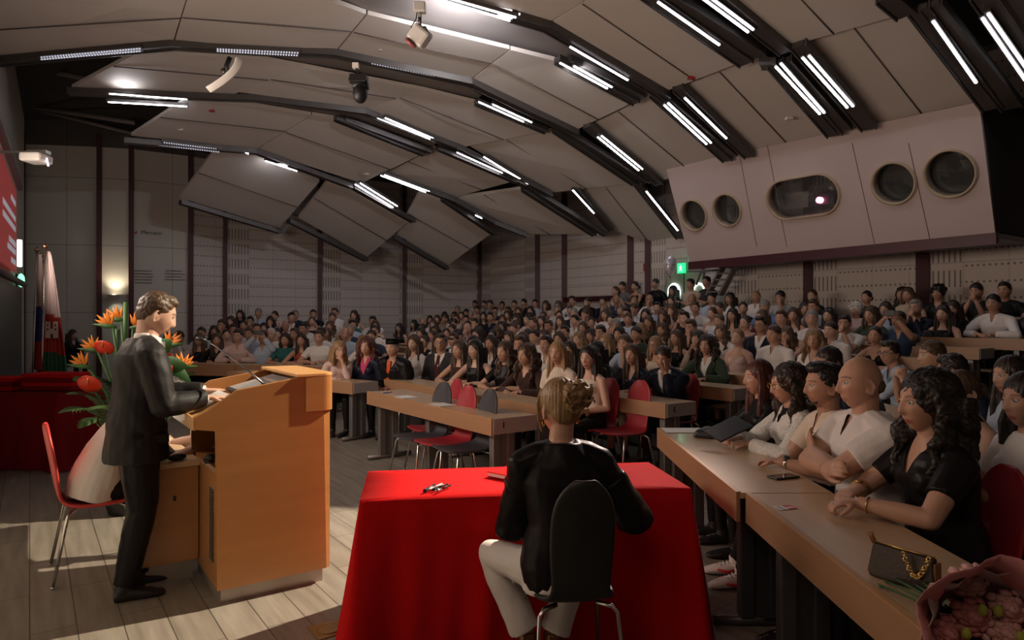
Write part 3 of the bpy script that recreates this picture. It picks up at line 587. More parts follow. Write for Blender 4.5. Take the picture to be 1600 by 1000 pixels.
def hand(bm, w, d, n, curl=.5, side=1, k=1.0, rf=.0085):   # wrist, direction, palm normal, finger curl
    d = d.normalized(); n = (n-d*n.dot(d)).normalized(); s = d.cross(n)*side
    tube(bm, [w-d*.02, w+d*.02*k, w+d*.06*k, w+d*.088*k], [(.024, .019), (.031, .017), (.04*k, .0145), (.037*k, .012)], 12, side=s)
    for j, (off, ln) in enumerate(((-.029, .066), (-.010, .078), (.010, .082), (.029, .072))):
        p = w+d*.083*k+s*off*k; dirn = (d+s*off*1.4).normalized(); pts = [p-dirn*.012]; ang = 0
        for q in range(3):
            ang += curl*(.35+.4*q+.06*j); dd = dirn*math.cos(ang)+n*math.sin(ang); pts.append(pts[-1]+dd*ln*k*(.45, .32, .25)[q]+(dirn*.012 if q == 0 else Vector()))
        tube(bm, pts, [rf*1.1, rf, rf*.95, rf*.78], 8); blob(bm, pts[-1], rf*.78, 1)
    p = w+d*.025*k+s*.028*k; t1 = p+(d*.6+s*.7+n*.25).normalized()*.036*k; t2 = t1+(d*.85+s*.15+n*(.2+curl*.5)).normalized()*.03*k; t3 = t2+(d*.85-s*.1+n*(.2+curl*.6)).normalized()*.024*k
    tube(bm, [p-s*.014, t1, t2, t3], [.013, .0115, .0105, .008], 8); blob(bm, t3, .008, 1)
class Pose: pass
def solve(**o):
    """joints of a figure; local +Y is where the chest faces, z = 0 the floor under the seat"""
    p = Pose(); g = o.get; p.sex = g('sex', 'm'); f = p.sex == 'f'; p.seated = g('seated', True); p.o = o
    lean, side = g('lean', .08), g('side', 0.0); p.pel = Vector((0, 0, g('hz', .555 if p.seated else .93)))
    sp = Vector((math.sin(side), math.sin(lean), math.cos(lean)*math.cos(side))).normalized(); p.sp = sp; lean2 = lean+g('hunch', .05)
    sp2 = Vector((math.sin(side), math.sin(lean2), math.cos(lean2))).normalized()
    p.waist = p.pel+sp*.16; p.chest = p.waist+sp2*.18; p.shb = p.chest+sp2*.115; p.neck = p.shb+sp2*.055; p.sp2 = sp2
    sw = g('sw', .160 if f else .185); tw = g('twist', 0.0); p.X = Vector((math.cos(tw), math.sin(tw), 0)); p.Y = Vector((-math.sin(tw), math.cos(tw), 0))
    p.sh = {s: p.shb+p.X*s*sw-sp2*.042+p.Y*g('shf', 0.0) for s in (-1, 1)}
    hp = g('hpitch', 0.0); fw = Vector((0, 1, 0)); hy = g('hyaw', 0.0); hr = g('hroll', 0.0)
    p.hc = p.neck+sp2*.075+Vector((0, .020, .066)) + Vector((-math.sin(hy), math.cos(hy), 0))*max(0, -hp)*.06
    p.HM = Matrix.Translation(p.hc) @ Matrix.Rotation(hy, 4, 'Z') @ Matrix.Rotation(hp, 4, 'X') @ Matrix.Rotation(hr, 4, 'Y')
    lap = {s: Vector((s*.11, .26, .66)) for s in (-1, 1)}
    wr = g('wr', lap); p.wr = {s: Vector(wr[s]) for s in (-1, 1)}
    hn = g('hint', {}); p.el = {s: ik(p.sh[s], p.wr[s], .285, .255, Vector(hn.get(s, (s*.5, -.35, -.8)))) for s in (-1, 1)}
    for s in (-1, 1):                        # wrist may be out of reach: clamp
        d = p.wr[s]-p.sh[s]
        if d.length > .54: p.wr[s] = p.sh[s]+d.normalized()*.538; p.el[s] = ik(p.sh[s], p.wr[s], .285, .255, Vector(hn.get(s, (s*.5, -.35, -.8))))
    hd = g('hd', {}); hm = g('hn', {}); p.hd = {s: Vector(hd.get(s, (p.wr[s]-p.el[s]))) for s in (-1, 1)}; p.hn = {s: Vector(hm.get(s, (0, 0, -1))) for s in (-1, 1)}
    p.hip = {s: p.pel+Vector((s*.085, 0, -.03)) for s in (-1, 1)}
    if p.seated:
        p.kn = {s: Vector(g('kn', {}).get(s, (s*.10, .42, .50))) for s in (-1, 1)}; p.an = {s: Vector(g('an', {}).get(s, (s*.10, .40, .09))) for s in (-1, 1)}
    else:
        p.kn = {s: Vector(g('kn', {}).get(s, (s*.095, .03, .50))) for s in (-1, 1)}; p.an = {s: Vector(g('an', {}).get(s, (s*.10, -.02, .09))) for s in (-1, 1)}
    p.td = {s: Vector(g('td', {}).get(s, (s*.12, 1, 0))).normalized() for s in (-1, 1)}; p.w = g('w', 1.0)
    return p
def torso(bm, p, i=0.0, top=1.0, low=True):
    f = p.sex == 'f'; w = p.w
    R = [(-.10, .15, .115), (0, .168, .125), (.09, .150 if f else .158, .115), (.17, .125 if f else .148, .10), (.26, .138 if f else .160, .112), (.35, .150 if f else .172, .118), (.42, .130 if f else .155, .098), (.465, .098 if f else .112, .080), (.51, .062, .060)]
    pts, rad = [], []
    for h, a, b in R:
        if h/.51 > top+.01: break
        c = p.pel+p.sp*h if h < .16 else p.waist+p.sp2*(h-.16); c = c + p.Y*(-.012 if h > .4 else 0); pts.append(c); rad.append(((a*w+i), (b*w+i)))
    tube(bm, pts, rad, 24, side=p.X)
    if f:
        for s in (-1, 1): blob(bm, p.chest+p.sp2*-.01+p.X*s*.065+p.Y*(.075*w), (.062+i*.9, .055+i*.9, .058+i*.9), 2)
def arms(bm, p, i=0.0, upto=2.0):
    f = p.sex == 'f'; k = (.86 if f else 1.0)*p.o.get('armw', 1.0)
    for s in (-1, 1):
        a, e, wv = p.sh[s], p.el[s], p.wr[s]; nb = p.shb+p.X*s*.035+p.sp2*.018
        tube(bm, [nb, (nb+a)/2+p.sp2*.004, a], [.040+i, .048+i, .054*k+i], 12); blob(bm, a, .056*k+i, 2)
        if upto <= 0: continue
        q = min(1, upto); tip = a.lerp(e, q); tube(bm, [a, a.lerp(e, q*.5), tip], [.055*k+i, (.052*k+i), (.042+.010*(1-q))*k+i], 14)
        if upto >= 1: blob(bm, e, .043*k+i, 2)
        if upto > 1:
            q = upto-1; tube(bm, [e, e.lerp(wv, q*.4), e.lerp(wv, q)], [.042*k+i, .041*k+i, (.042-.015*q)*k+i], 14)
def legs(bm, p, i=0.0, flare=0.0, short=1.0):
    k = .95 if p.sex == 'm' else .93; w = .5+.5*p.w
    for s in (-1, 1):
        h, kn, a = p.hip[s], p.kn[s], p.an[s]; a2 = kn.lerp(a, short)
        tube(bm, [h-Vector((0, 0, 0)), h.lerp(kn, .45), kn], [(.088*k*w+i), (.074*k*w+i), .055*k+i], 16); blob(bm, h, .088*k*w+i, 2); blob(bm, kn, .055*k+i, 2)
        tube(bm, [kn, kn.lerp(a2, .3), kn.lerp(a2, .7), a2], [.053*k+i, .052*k+i+flare*.4, .040*k+i+flare*.8, .034*k+i+flare], 14)
def feet(bm, p, i=0.0, heel=0.0, z0=0.0):
    for s in (-1, 1):
        a, d = p.an[s], p.td[s]; fl = Vector((a.x, a.y, z0)); 
        tube(bm, [a+Vector((0, 0, .02)), a-Vector((0, 0, .04))-d*.01], [.036+i, .038+i], 12)
        tube(bm, [fl-d*.055+Vector((0, 0, .03)), fl+d*.02+Vector((0, 0, .042)), fl+d*.11+Vector((0, 0, .032)), fl+d*.175+Vector((0, 0, .022)), fl+d*.205+Vector((0, 0, .018))], [(.030+i, .030), (.036+i, .040), (.044+i, .030), (.034+i, .020), (.015+i, .012)], 14, side=Vector((0, 0, 1)).cross(d))
def zones(me, p):                            # lips, eye whites, irises and brows as a colour attribute of the face
    inv = p.HM.inverted(); at = me.color_attributes.new('face', 'FLOAT_COLOR', 'POINT')
    ss = lambda e: max(0.0, min(1.0, e))
    for i, v in enumerate(me.vertices):
        c = inv @ v.co; k = 1/1.06; c = c*k; col = [0, 0, 0, 1]
        if c.y > .045 and abs(c.x) < .06 and abs(c.z) < .12:
            ax = abs(c.x); r = ((ax)/.0245)**2+((c.z+.071)/.0105)**2; col[0] = ss((1.25-r)/.5)*(.9 if p.sex == 'f' else .45)
            r = ((ax-.031)/.0150)**2+((c.z-.004)/.0068)**2; w = ss((1.2-r)/.5); d = ss((1.35-math.hypot(ax-.031, c.z-.004)/.0058)/.5)
            col[1] = w; col[2] = max(w*d, ss((.0030-abs(c.z-.0112+((ax-.031)/.016)**2*.004))/.002)*(1 if abs(ax-.031) < .0165 else 0)*.8)
            bz = .0262+.005*(1-((ax-.03)/.02)**2)
            if .010 < ax < .052: col[2] = max(col[2], ss((.0050-abs(c.z-bz))/.003)*(.85 if p.sex == 'm' else .65))
        at.data[i].color = col
def body_mesh(p, voxel):
    bm = NB(); torso(bm, p); arms(bm, p); legs(bm, p)
    tube(bm, [p.shb+p.Y*-.005, p.neck+p.sp2*.02, p.hc+p.HM.to_3x3() @ Vector((0, -.028, -.045))], [.062, .052 if p.sex == 'f' else .060, .050 if p.sex == 'f' else .058], 16)
    head_shape(bm, p.HM, p.sex, 1.06)
    cv = p.o.get('curl', {}); 
    for s in (-1, 1): hand(bm, p.wr[s], p.hd[s], p.hn[s], cv.get(s, .5), -s if p.hn[s].z <= 0 else s, .95 if p.sex == 'm' else .88, .0088 if voxel < .009 else .011)
    feet(bm, p)
    me = solidify_union(bm, voxel, 2 if voxel < .009 else 2, .4); zones(me, p); return me
def fold(me, amp, sc_, seed=0, st=(1, 1, 1)):
    me.update(); ns = [v.normal.copy() for v in me.vertices]
    for v, n in zip(me.vertices, ns):
        c = Vector((v.co.x*st[0]*sc_+seed, v.co.y*st[1]*sc_, v.co.z*st[2]*sc_)); v.co += n*amp*(noise.noise(c)+.5*noise.noise(c*2.3))
def cut(me, fn):                             # drop faces where fn(centre) is true
    bm = NB(); bm.from_mesh(me); bmesh.ops.delete(bm, geom=[f for f in bm.faces if fn(f.calc_center_median())], context='FACES'); 
    bd = [v for v in bm.verts if v.is_boundary]
    for _ in range(6):
        new = {v: sum((e.other_vert(v).co for e in v.link_edges if e.is_boundary), Vector())/max(1, sum(e.is_boundary for e in v.link_edges)) for v in bd}
        for v, c in new.items(): v.co = v.co.lerp(c, .6)
    bm.to_mesh(me); bm.free(); return me
def garment(p, kind, voxel, infl=None):
    bm = NB(); long_ = kind in ('shirt', 'jacket', 'blouse', 'gown'); i = infl if infl is not None else {'jacket': .026, 'gown': .034, 'shirt': .014, 'tee': .014, 'vneck': .014}.get(kind, .009)
    if kind == 'strapless': torso(bm, p, i, .72)
    elif kind == 'tank':
        torso(bm, p, i, .86)
        for s in (-1, 1): tube(bm, [p.chest+p.X*s*.09+p.Y*.06, p.shb+p.X*s*.085+p.sp2*.035, p.chest+p.X*s*.09-p.Y*.085], [(.022, .05)]*3, 10, side=p.X)
    else:
        torso(bm, p, i, .93 if kind in ('vneck', 'blouse') else 1.0)
        arms(bm, p, i+(.014 if kind == 'gown' else 0), 1.93 if long_ else .62 if kind != 'cape' else .95)
    if kind == 'jacket' or kind == 'gown':
        if not p.seated: tube(bm, [p.pel+p.sp*.16, p.pel, p.pel-Vector((0, 0, .12)), p.pel-Vector((0, 0, .19))], [(.15+i, .11+i), (.17+i, .13+i), (.18+i, .14+i), (.185+i, .145+i)], 24, side=p.X)
    if kind in ('shirt', 'polo', 'tee_collar'):
        c = p.neck-p.sp2*.018; n = 20; th = [math.radians(112+316*j/n) for j in range(n+1)]
        pts = [c+p.X*.066*math.cos(t)+p.Y*(.060*math.sin(t)+.002)+p.sp2*(.014-.040*max(0, math.sin(t))**2) for t in th]
        tube(bm, [pts[0]-p.sp2*.045+p.Y*.018-p.X*.012]+pts+[pts[-1]-p.sp2*.045+p.Y*.018+p.X*.012], [(.008, .008)]+[(.011, .024)]*(n+1)+[(.008, .008)], 8)
    me = solidify_union(bm, voxel, 3); fold(me, .007 if kind in ('jacket', 'shirt', 'gown', 'blouse') else .005, 9, p.pel.x+infl_seed(kind), (1, 1, .8)); 
    if kind in ('jacket', 'vneck', 'blouse', 'gown'):
        zb = {'jacket': -.06, 'gown': -.03, 'vneck': .03, 'blouse': .07}[kind]; base = p.chest+p.sp2*zb
        def fn(c):
            d = c-base; h = d.dot(p.sp2); return d.dot(p.Y)-p.sp2.dot(p.Y)*h > .015 and h > 0 and abs(d.dot(p.X)) < .012+h*(.36 if kind == 'jacket' else .42) and abs(d.dot(p.X)) < .085
        cut(me, fn)
    if kind in ('shirt', 'polo'):
        base = p.chest+p.sp2*.065; cut(me, lambda c: (c-base).dot(p.Y) > .02 and 0 < (c-base).dot(p.sp2) < .10 and abs((c-base).dot(p.X)) < .004+(c-base).dot(p.sp2)*.30)
    return me
def infl_seed(k): return sum(map(ord, k)) % 17
def trousers(p, voxel, flare=0.0, short=1.0, i=.009, skirt=False):
    bm = NB(); tube(bm, [p.pel-p.sp*.11, p.pel, p.pel+p.sp*.11], [(.16+i, .125+i), (.172+i, .13+i), (.155+i, .115+i)], 20, side=p.X); legs(bm, p, i, flare, short)
    if skirt: 
        m0, m1 = (p.hip[1]+p.hip[-1])/2, (p.kn[1]+p.kn[-1])/2; tube(bm, [m0, m0.lerp(m1, .5), m1], [(.16, .09), (.15, .08), (.14, .07)], 18, side=p.X)
    me = solidify_union(bm, voxel, 3); fold(me, .006, 8, 3); return me
def shoes(p, voxel=.007, i=.008):
    bm = NB(); feet(bm, p, i); me = solidify_union(bm, voxel, 2)
    return me
# ---- hair, built around the head centre, face towards +Y
def hair_mesh(style, voxel=.006, seed=1, part=0):
    bm = NB(); rnd = random.Random(seed)
    cap = lambda c, r: blob(bm, c, r, 3)
    if style == 'short':
        cap((0, -.012, .034), (.0835, .094, .098)); cap((0, .020, .088), (.060, .068, .040)); cap((0, -.05, -.005), (.070, .055, .060))
    elif style == 'crop': cap((0, -.010, .034), (.0825, .097, .096)); cap((0, -.05, -.01), (.070, .052, .055))
    elif style == 'quiff':
        cap((0, -.014, .034), (.084, .094, .096)); cap((0, .030, .098), (.060, .066, .038)); cap((0, -.03, .085), (.066, .07, .045)); cap((0, -.055, -.01), (.066, .048, .05))
    elif style == 'curly':
        cap((0, -.02, .035), (.098, .11, .112)); 
        for _ in range(60):
            t = rnd.uniform(0, 2*PI); u_ = rnd.uniform(-.1, 1); r = math.sqrt(max(0, 1-u_*u_)); q = Vector((.10*r*math.cos(t), -.02+.11*r*math.sin(t), .035+.105*u_))
            if q.y > .06 and q.z < .07: continue
            blob(bm, q, rnd.uniform(.018, .03), 1)
    elif style in ('bun', 'pony', 'updo'):
        cap((0, -.012, .032), (.0805, .096, .0975)); cap((0, -.055, -.01), (.066, .048, .055))
        if style == 'bun': blob(bm, (0, -.128, -.01), (.045, .036, .042), 3)
        if style == 'updo':
            for k in range(30):
                t = k*.9; rr_ = rnd.uniform(.02, .042); c = Vector((.022+.028*math.cos(t), -.112+.022*math.sin(t*1.7), .055+.028*math.sin(t))); tube(bm, [c+Vector((rr_*math.cos(a+t), .02*math.sin(1.5*a+k), rr_*math.sin(a+t))) for a in [q*.6 for q in range(11)]], .0058, 6)
            blob(bm, (.022, -.10, .052), (.05, .035, .05), 2)
            for s in (-1, 1): tube(bm, [(s*.055, .045, .075), (s*.078, .042, .02), (s*.081, .03, -.05), (s*.07, .025, -.10)], [(.006, .014), (.005, .012), (.004, .008), .003], 8)
        if style == 'pony': tube(bm, [(0, -.105, .03), (.0, -.15, .0), (.02, -.14, -.12), (.05, -.11, -.27)], [.03, .036, .034, .015], 12)
    else:                                     # long / wavy / bob / straight-long
        L = {'long': .36, 'wavy': .34, 'bob': .15, 'verylong': .46, 'lob': .22, 'bigwavy': .33}[style]; big = 1.22 if style == 'bigwavy' else 1.0
        cap((0, -.011-.10*(big-1), .036), (.088*big, .097*big, .102*(1+.5*(big-1)))); 
        tube(bm, [(0, -.055, .05), (0, -.075*big, -.06), (0, -.090*big, -L*.6), (0, -.085, -L)], [(.078*big, .045), (.088*big, .045*big), (.092*big, .036*big), (.075, .02)], 18, side=Vector((1, 0, 0)))
        sh_ = -.012 if big == 1 else -.034
        for s in (-1, 1):
            tube(bm, [(s*.035, .035+sh_, .105), (s*.074*big, .025+sh_, .05), (s*.086*big, .008+sh_, -.04), (s*.092*big, .012, -L*.5), (s*.085*big, .035 if style != 'bob' else .005, -L*.95)], [(.012, .02), (.014, .036), (.019*big, .040*big), (.024*big, .042*big), (.012, .022)], 12, side=Vector((1, 0, 0)))
            for k in range(7):
                t0 = k/6; x = s*(.05+.045*math.sin(t0*2.0))*big; y = .03+sh_-.13*t0; tube(bm, [(x*.9, y, .03), (x*1.05, y*.9-.004, -.08), (x*1.08, y*.9+rnd.uniform(-.01, .012), -L*.6), (x*1.0+rnd.uniform(-.01, .01), y*.8, -L*rnd.uniform(.92, 1.04))], [.016, .018, .018, .006], 8)
    me = solidify_union(bm, voxel, 2)
    me.update(); ns = [v.normal.copy() for v in me.vertices]; wav = style in ('wavy', 'bigwavy', 'curly'); shortish = style in ('short', 'crop', 'quiff')
    for v, n in zip(me.vertices, ns):
        c = v.co; a = math.atan2(c.x, -c.y)
        if style == 'curly' or wav: d = .008*noise.noise(Vector((c.x*30, c.y*30, c.z*22)))+.004*noise.noise(c*75)
        elif shortish: d = .0035*noise.noise(Vector((c.x*110, c.y*45, c.z*60)))+.003*noise.noise(c*40)
        else: d = .0035*noise.noise(Vector((a*9, c.z*5, 2)))+.0018*noise.noise(Vector((a*26, c.z*7, 5)))
        v.co = c+n*d
        if wav and c.z < -.03: v.co += Vector((.010*math.sin(c.z*55+a*4), .008*math.cos(c.z*48+a*3), 0))
    return me
# ---- materials for people
def skin(tone): 
    if 'skin_'+tone in MATS: return MATS['skin_'+tone]
    cols = {'a': (.52, .30, .21), 'b': (.45, .25, .17), 'c': (.58, .36, .27), 'd': (.38, .20, .13)}; m = mat('skin_'+tone, cols[tone], .48, nscale=14, namt=.08, bump=.03, bscale=90)
    nt = m.node_tree; b = nt.nodes['Principled BSDF']; src = b.inputs['Base Color'].links[0].from_socket; at = nt.nodes.new('ShaderNodeAttribute'); at.attribute_name = 'face'
    sp = nt.nodes.new('ShaderNodeSeparateColor'); nt.links.new(at.outputs['Color'], sp.inputs[0]); g = NG(m)
    o = g.mix(sp.outputs[0], src, (.36, .10, .085)); o = g.mix(sp.outputs[1], o, (.52, .46, .42)); o = g.mix(sp.outputs[2], o, (.03, .018, .012)); nt.links.new(o, b.inputs['Base Color'])
    b.inputs['Subsurface Weight'].default_value = .06; b.inputs['Subsurface Radius'].default_value = (.02, .008, .004); return m
M_LIP = mat('lips', (.36, .11, .09), .4); M_EYEW = mat('eye_white', (.55, .50, .46), .3); M_EYED = mat('eye_dark', (.03, .018, .012), .35)
def hairm(c):
    cols = {'black': (.010, .007, .006), 'dark': (.022, .012, .008), 'brown': (.055, .028, .015), 'light': (.080, .046, .025), 'blond': (.27, .165, .075), 'dblond': (.22, .13, .065), 'red': (.07, .018, .012), 'grey': (.22, .20, .19), 'white': (.5, .47, .44)}
    return mat('hair_'+c, cols[c], .42, nscale=26, namt=.55, stretch=(6, 6, .6), bump=.35, bscale=30)
def cloth(c, rough=.8):
    cols = {'white': (.74, .70, .68), 'cream': (.70, .60, .50), 'black': (.012, .011, .012), 'navy': (.015, .018, .032), 'blue': (.13, .22, .42), 'royal': (.02, .06, .38), 'lblue': (.42, .50, .62), 'grey': (.16, .16, .165), 'lgrey': (.42, .41, .42), 'olive': (.035, .055, .035),
            'pink': (.60, .25, .27), 'hotpink': (.55, .05, .14), 'red': (.42, .03, .025), 'rust': (.38, .06, .03), 'beige': (.50, .40, .30), 'brown': (.05, .025, .02), 'charcoal': (.035, .035, .038), 'teal': (.02, .12, .12), 'wine': (.10, .012, .02), 'green': (.02, .14, .09), 'rose': (.66, .48, .44), 'dkblue': (.03, .05, .10), 'orange': (.75, .10, .02)}
    return mat('cloth_'+c, cols[c], rough, nscale=90, namt=.07, bump=.12, bscale=22, sheen=.15 if c not in ('black', 'navy') else .0, spec=.12 if c in ('black', 'navy', 'charcoal', 'brown', 'dkblue', 'olive') else .35)
CW = {'white': 'white', 'cream': 'cream', 'black': 'black', 'navy': 'navy', 'blue': 'blue', 'royal': 'bright blue', 'lblue': 'pale blue', 'grey': 'grey', 'lgrey': 'light grey', 'olive': 'olive green', 'pink': 'pink', 'hotpink': 'hot pink', 'red': 'red', 'rust': 'rust red', 'beige': 'beige', 'brown': 'dark brown',
      'charcoal': 'charcoal', 'teal': 'dark teal', 'wine': 'wine red', 'green': 'green', 'rose': 'pale rose', 'dkblue': 'dark blue', 'orange': 'orange'}
M_COLLAR = cloth('white'); M_PLAID = None
# ---- arm poses for people behind desks
def PO(**k): return k
ARMS = {
 'desk':  PO(lean=.16, wr={-1: (-.10, .36, .785), 1: (.10, .37, .785)}, hint={-1: (-.9, -.1, -.4), 1: (.9, -.1, -.4)}, hd={-1: (.75, .6, 0), 1: (-.75, .6, 0)}, curl={-1: .8, 1: .8}),
 'chin':  PO(lean=.26, hunch=.1, hpitch=-.12, wr={-1: (-.03, .33, 1.04), 1: (.02, .40, .785)}, hint={-1: (-.3, .2, -1), 1: (.9, 0, -.4)}, hd={-1: (.3, -.2, .9), 1: (-.9, .3, 0)}, hn={-1: (.2, -1, 0)}, curl={-1: 1.2, 1: .6}),
 'both':  PO(lean=.28, hunch=.1, hpitch=-.08, wr={-1: (-.045, .36, 1.02), 1: (.045, .36, 1.02)}, hint={-1: (-.4, .2, -1), 1: (.4, .2, -1)}, hd={-1: (.35, -.15, .9), 1: (-.35, -.15, .9)}, hn={-1: (.9, -.3, -.2), 1: (-.9, -.3, -.2)}, curl={-1: 1.0, 1: 1.0}),
 'lap':   PO(lean=.03, wr={-1: (-.09, .24, .665), 1: (.09, .26, .665)}, hd={-1: (.7, .6, 0), 1: (-.7, .6, 0)}, curl={-1: .7, 1: .7}),
 'cross': PO(lean=.02, wr={-1: (.13, .20, .84), 1: (-.13, .23, .80)}, hint={-1: (-.8, .3, -.5), 1: (.8, .3, -.5)}, hd={-1: (.9, 0, .25), 1: (-.9, 0, .25)}, hn={-1: (0, -1, -.2), 1: (0, -1, -.2)}, curl={-1: .4, 1: .4}),
 'cheek': PO(lean=.26, hunch=.14, hpitch=-.3, hroll=-.12, wr={-1: (-.085, .30, 1.00), 1: (.12, .40, .785)}, hint={-1: (-.4, .3, -1), 1: (.9, 0, -.4)}, hd={-1: (.05, -.1, 1), 1: (-.8, .5, 0)}, hn={-1: (1, -.1, 0)}, curl={-1: .15, 1: .9}),
 'phone': PO(lean=.12, wr={-1: (-.10, .42, 1.20), 1: (.06, .44, 1.22)}, hint={-1: (-.6, 0, -.8), 1: (.8, 0, -.5)}, hd={-1: (.3, .2, .9), 1: (-.5, .1, .85)}, hn={-1: (.8, -.6, 0), 1: (-.8, -.6, 0)}, curl={-1: .9, 1: .9}),
}
PW = {'desk': 'forearms resting on the desk', 'chin': 'one hand at the chin', 'both': 'both hands clasped before the mouth', 'lap': 'hands in lap', 'cross': 'arms crossed', 'cheek': 'cheek resting on a hand', 'phone': 'holding up a phone'}
_B, _G, _H, _P = {}, {}, {}, {}
def pose_for(arm, sex, hy):
    k = (arm, sex, round(hy, 1))
    if k not in _P: _P[k] = solve(sex=sex, hyaw=round(hy, 1), **ARMS[arm])
    return _P[k], k
def setmats(o, ms):
    for i, m in enumerate(ms):
        o.material_slots[i].link = 'OBJECT'; o.material_slots[i].material = m
def child(name, me, parent, ms, ML=None, label=None):
    o = bpy.data.objects.new(name, me); C.objects.link(o); o.parent = parent
    if ML is not None: o.matrix_local = ML
    setmats(o, ms)
    if label: o['label'] = label
    return o
def slots(me, n):
    while len(me.materials) < n: me.materials.append(None)
    return me
GN = {'shirt': 'shirt', 'tee': 't_shirt', 'tank': 'top', 'strapless': 'top', 'jacket': 'jacket', 'vneck': 'top', 'blouse': 'blouse', 'polo': 'polo_shirt', 'gown': 'gown', 'cape': 'top'}
GW = {'shirt': 'long-sleeved shirt', 'tee': 'short-sleeved top', 'tank': 'sleeveless top', 'strapless': 'strapless top', 'jacket': 'jacket over a white shirt', 'vneck': 'short-sleeved v-neck top', 'blouse': 'long-sleeved blouse', 'polo': 'short-sleeved collared shirt', 'gown': 'academic gown', 'cape': 'loose top'}
def glasses(parent, HM, col=None):
    bm = NB()
    for s in (-1, 1):
        n = 14; tube(bm, [(s*.032+.0245*math.cos(2*PI*j/n), .101-abs(.0245*math.cos(2*PI*j/n)+s*0)*0.05, .003+.018*math.sin(2*PI*j/n)) for j in range(n+1)], .0022, 5)
        tube(bm, [(s*.056, .098, .008), (s*.079, .06, .008), (s*.082, -.005, .006)], .002, 5)
    tube(bm, [(-.009, .104, .006), (.009, .104, .006)], .002, 5); o = obj('glasses', bm, col or M_BLACK, parent); o.matrix_local = HM @ Matrix.Scale(1.06, 4); return o
def make_person(loc, rz, sex, arm, hy, hair, hc, gk, gc, tone='a', vox=.011, scale=1.0, trou='black', lab='person', group=None, gl=False, tie=None, shirtc='white', legsk=None):
    p, k = pose_for(arm, sex, hy); kb = k+(vox,)
    if kb not in _B: _B[kb] = slots(body_mesh(p, vox), 1)
    r = bpy.data.objects.new('person', _B[kb]); C.objects.link(r); setmats(r, [skin(tone)])
    r.location = loc; r.rotation_euler = (0, 0, rz); r.scale = (scale,)*3; tag(r, lab, 'person', group)
    kg = k+(gk, vox)
    if gk == 'jacket':
        ks = k+('inner', vox)
        if ks not in _G: _G[ks] = slots(garment(p, 'polo', vox, .010), 1)
        child('shirt', _G[ks], r, [cloth(shirtc)])
    if kg not in _G: _G[kg] = slots(garment(p, gk, vox), 1)
    child(GN[gk], _G[kg], r, [cloth(gc)])
    kt = k+('trou', vox)
    if kt not in _G: _G[kt] = slots(trousers(p, max(vox, .011)), 1); _G[k+('sh', vox)] = slots(shoes(p, .009), 1)
    child('trousers', _G[kt], r, [cloth(trou)]); child('shoes', _G[k+('sh', vox)], r, [M_BLACK])
    if hair != 'bald':
        if hair not in _H: _H[hair] = slots(hair_mesh(hair, .007), 1)
        child('hair', _H[hair], r, [hairm(hc)], p.HM @ Matrix.Scale(1.06, 4))
    if gl: glasses(r, p.HM)
    if tie:
        bm = NB(); a = p.neck+p.Y*.085-p.sp2*.03; b = p.chest+p.Y*.136; c = p.waist+p.Y*.135; prism(bm, [a-p.X*.016, a+p.X*.016, b+p.X*.03, c+p.X*.035, c-p.X*.035, b-p.X*.03], p.Y*.008); obj('tie', bm, cloth(tie), r)
    return r, p
# ================================================================ furniture
W_DESK = wood('desk_maple', (.60, .42, .26), .35, .10, 2.2, (10, 1, 1), .2)
W_APRON = wood('desk_apron', (.36, .20, .11), .45, .12, 2.2, (1, 1, 14))
W_EDGE = mat('desk_edge', (.50, .26, .10), .5, nscale=6, namt=.1)
M_LEG = mat('desk_leg_grey', (.24, .235, .23), .42, .6, nscale=5, namt=.08)
M_PLATE = mat('desk_end_plate', (.36, .35, .34), .5, nscale=5, namt=.05)
M_DLEG = mat('desk_leg_dark', (.10, .10, .105), .42, .5, nscale=5, namt=.1)
W_LECT = wood('lectern_beech', (.41, .185, .062), .33, .20, 1.6, (1, 1, 7), .25)
W_LTOP = wood('lectern_top_beech', (.66, .36, .14), .35, .08, 2, (6, 1, 1), .2)
M_TIN = mat('brushed_plinth', (.45, .42, .38), .42, .75, nscale=5, namt=.1)
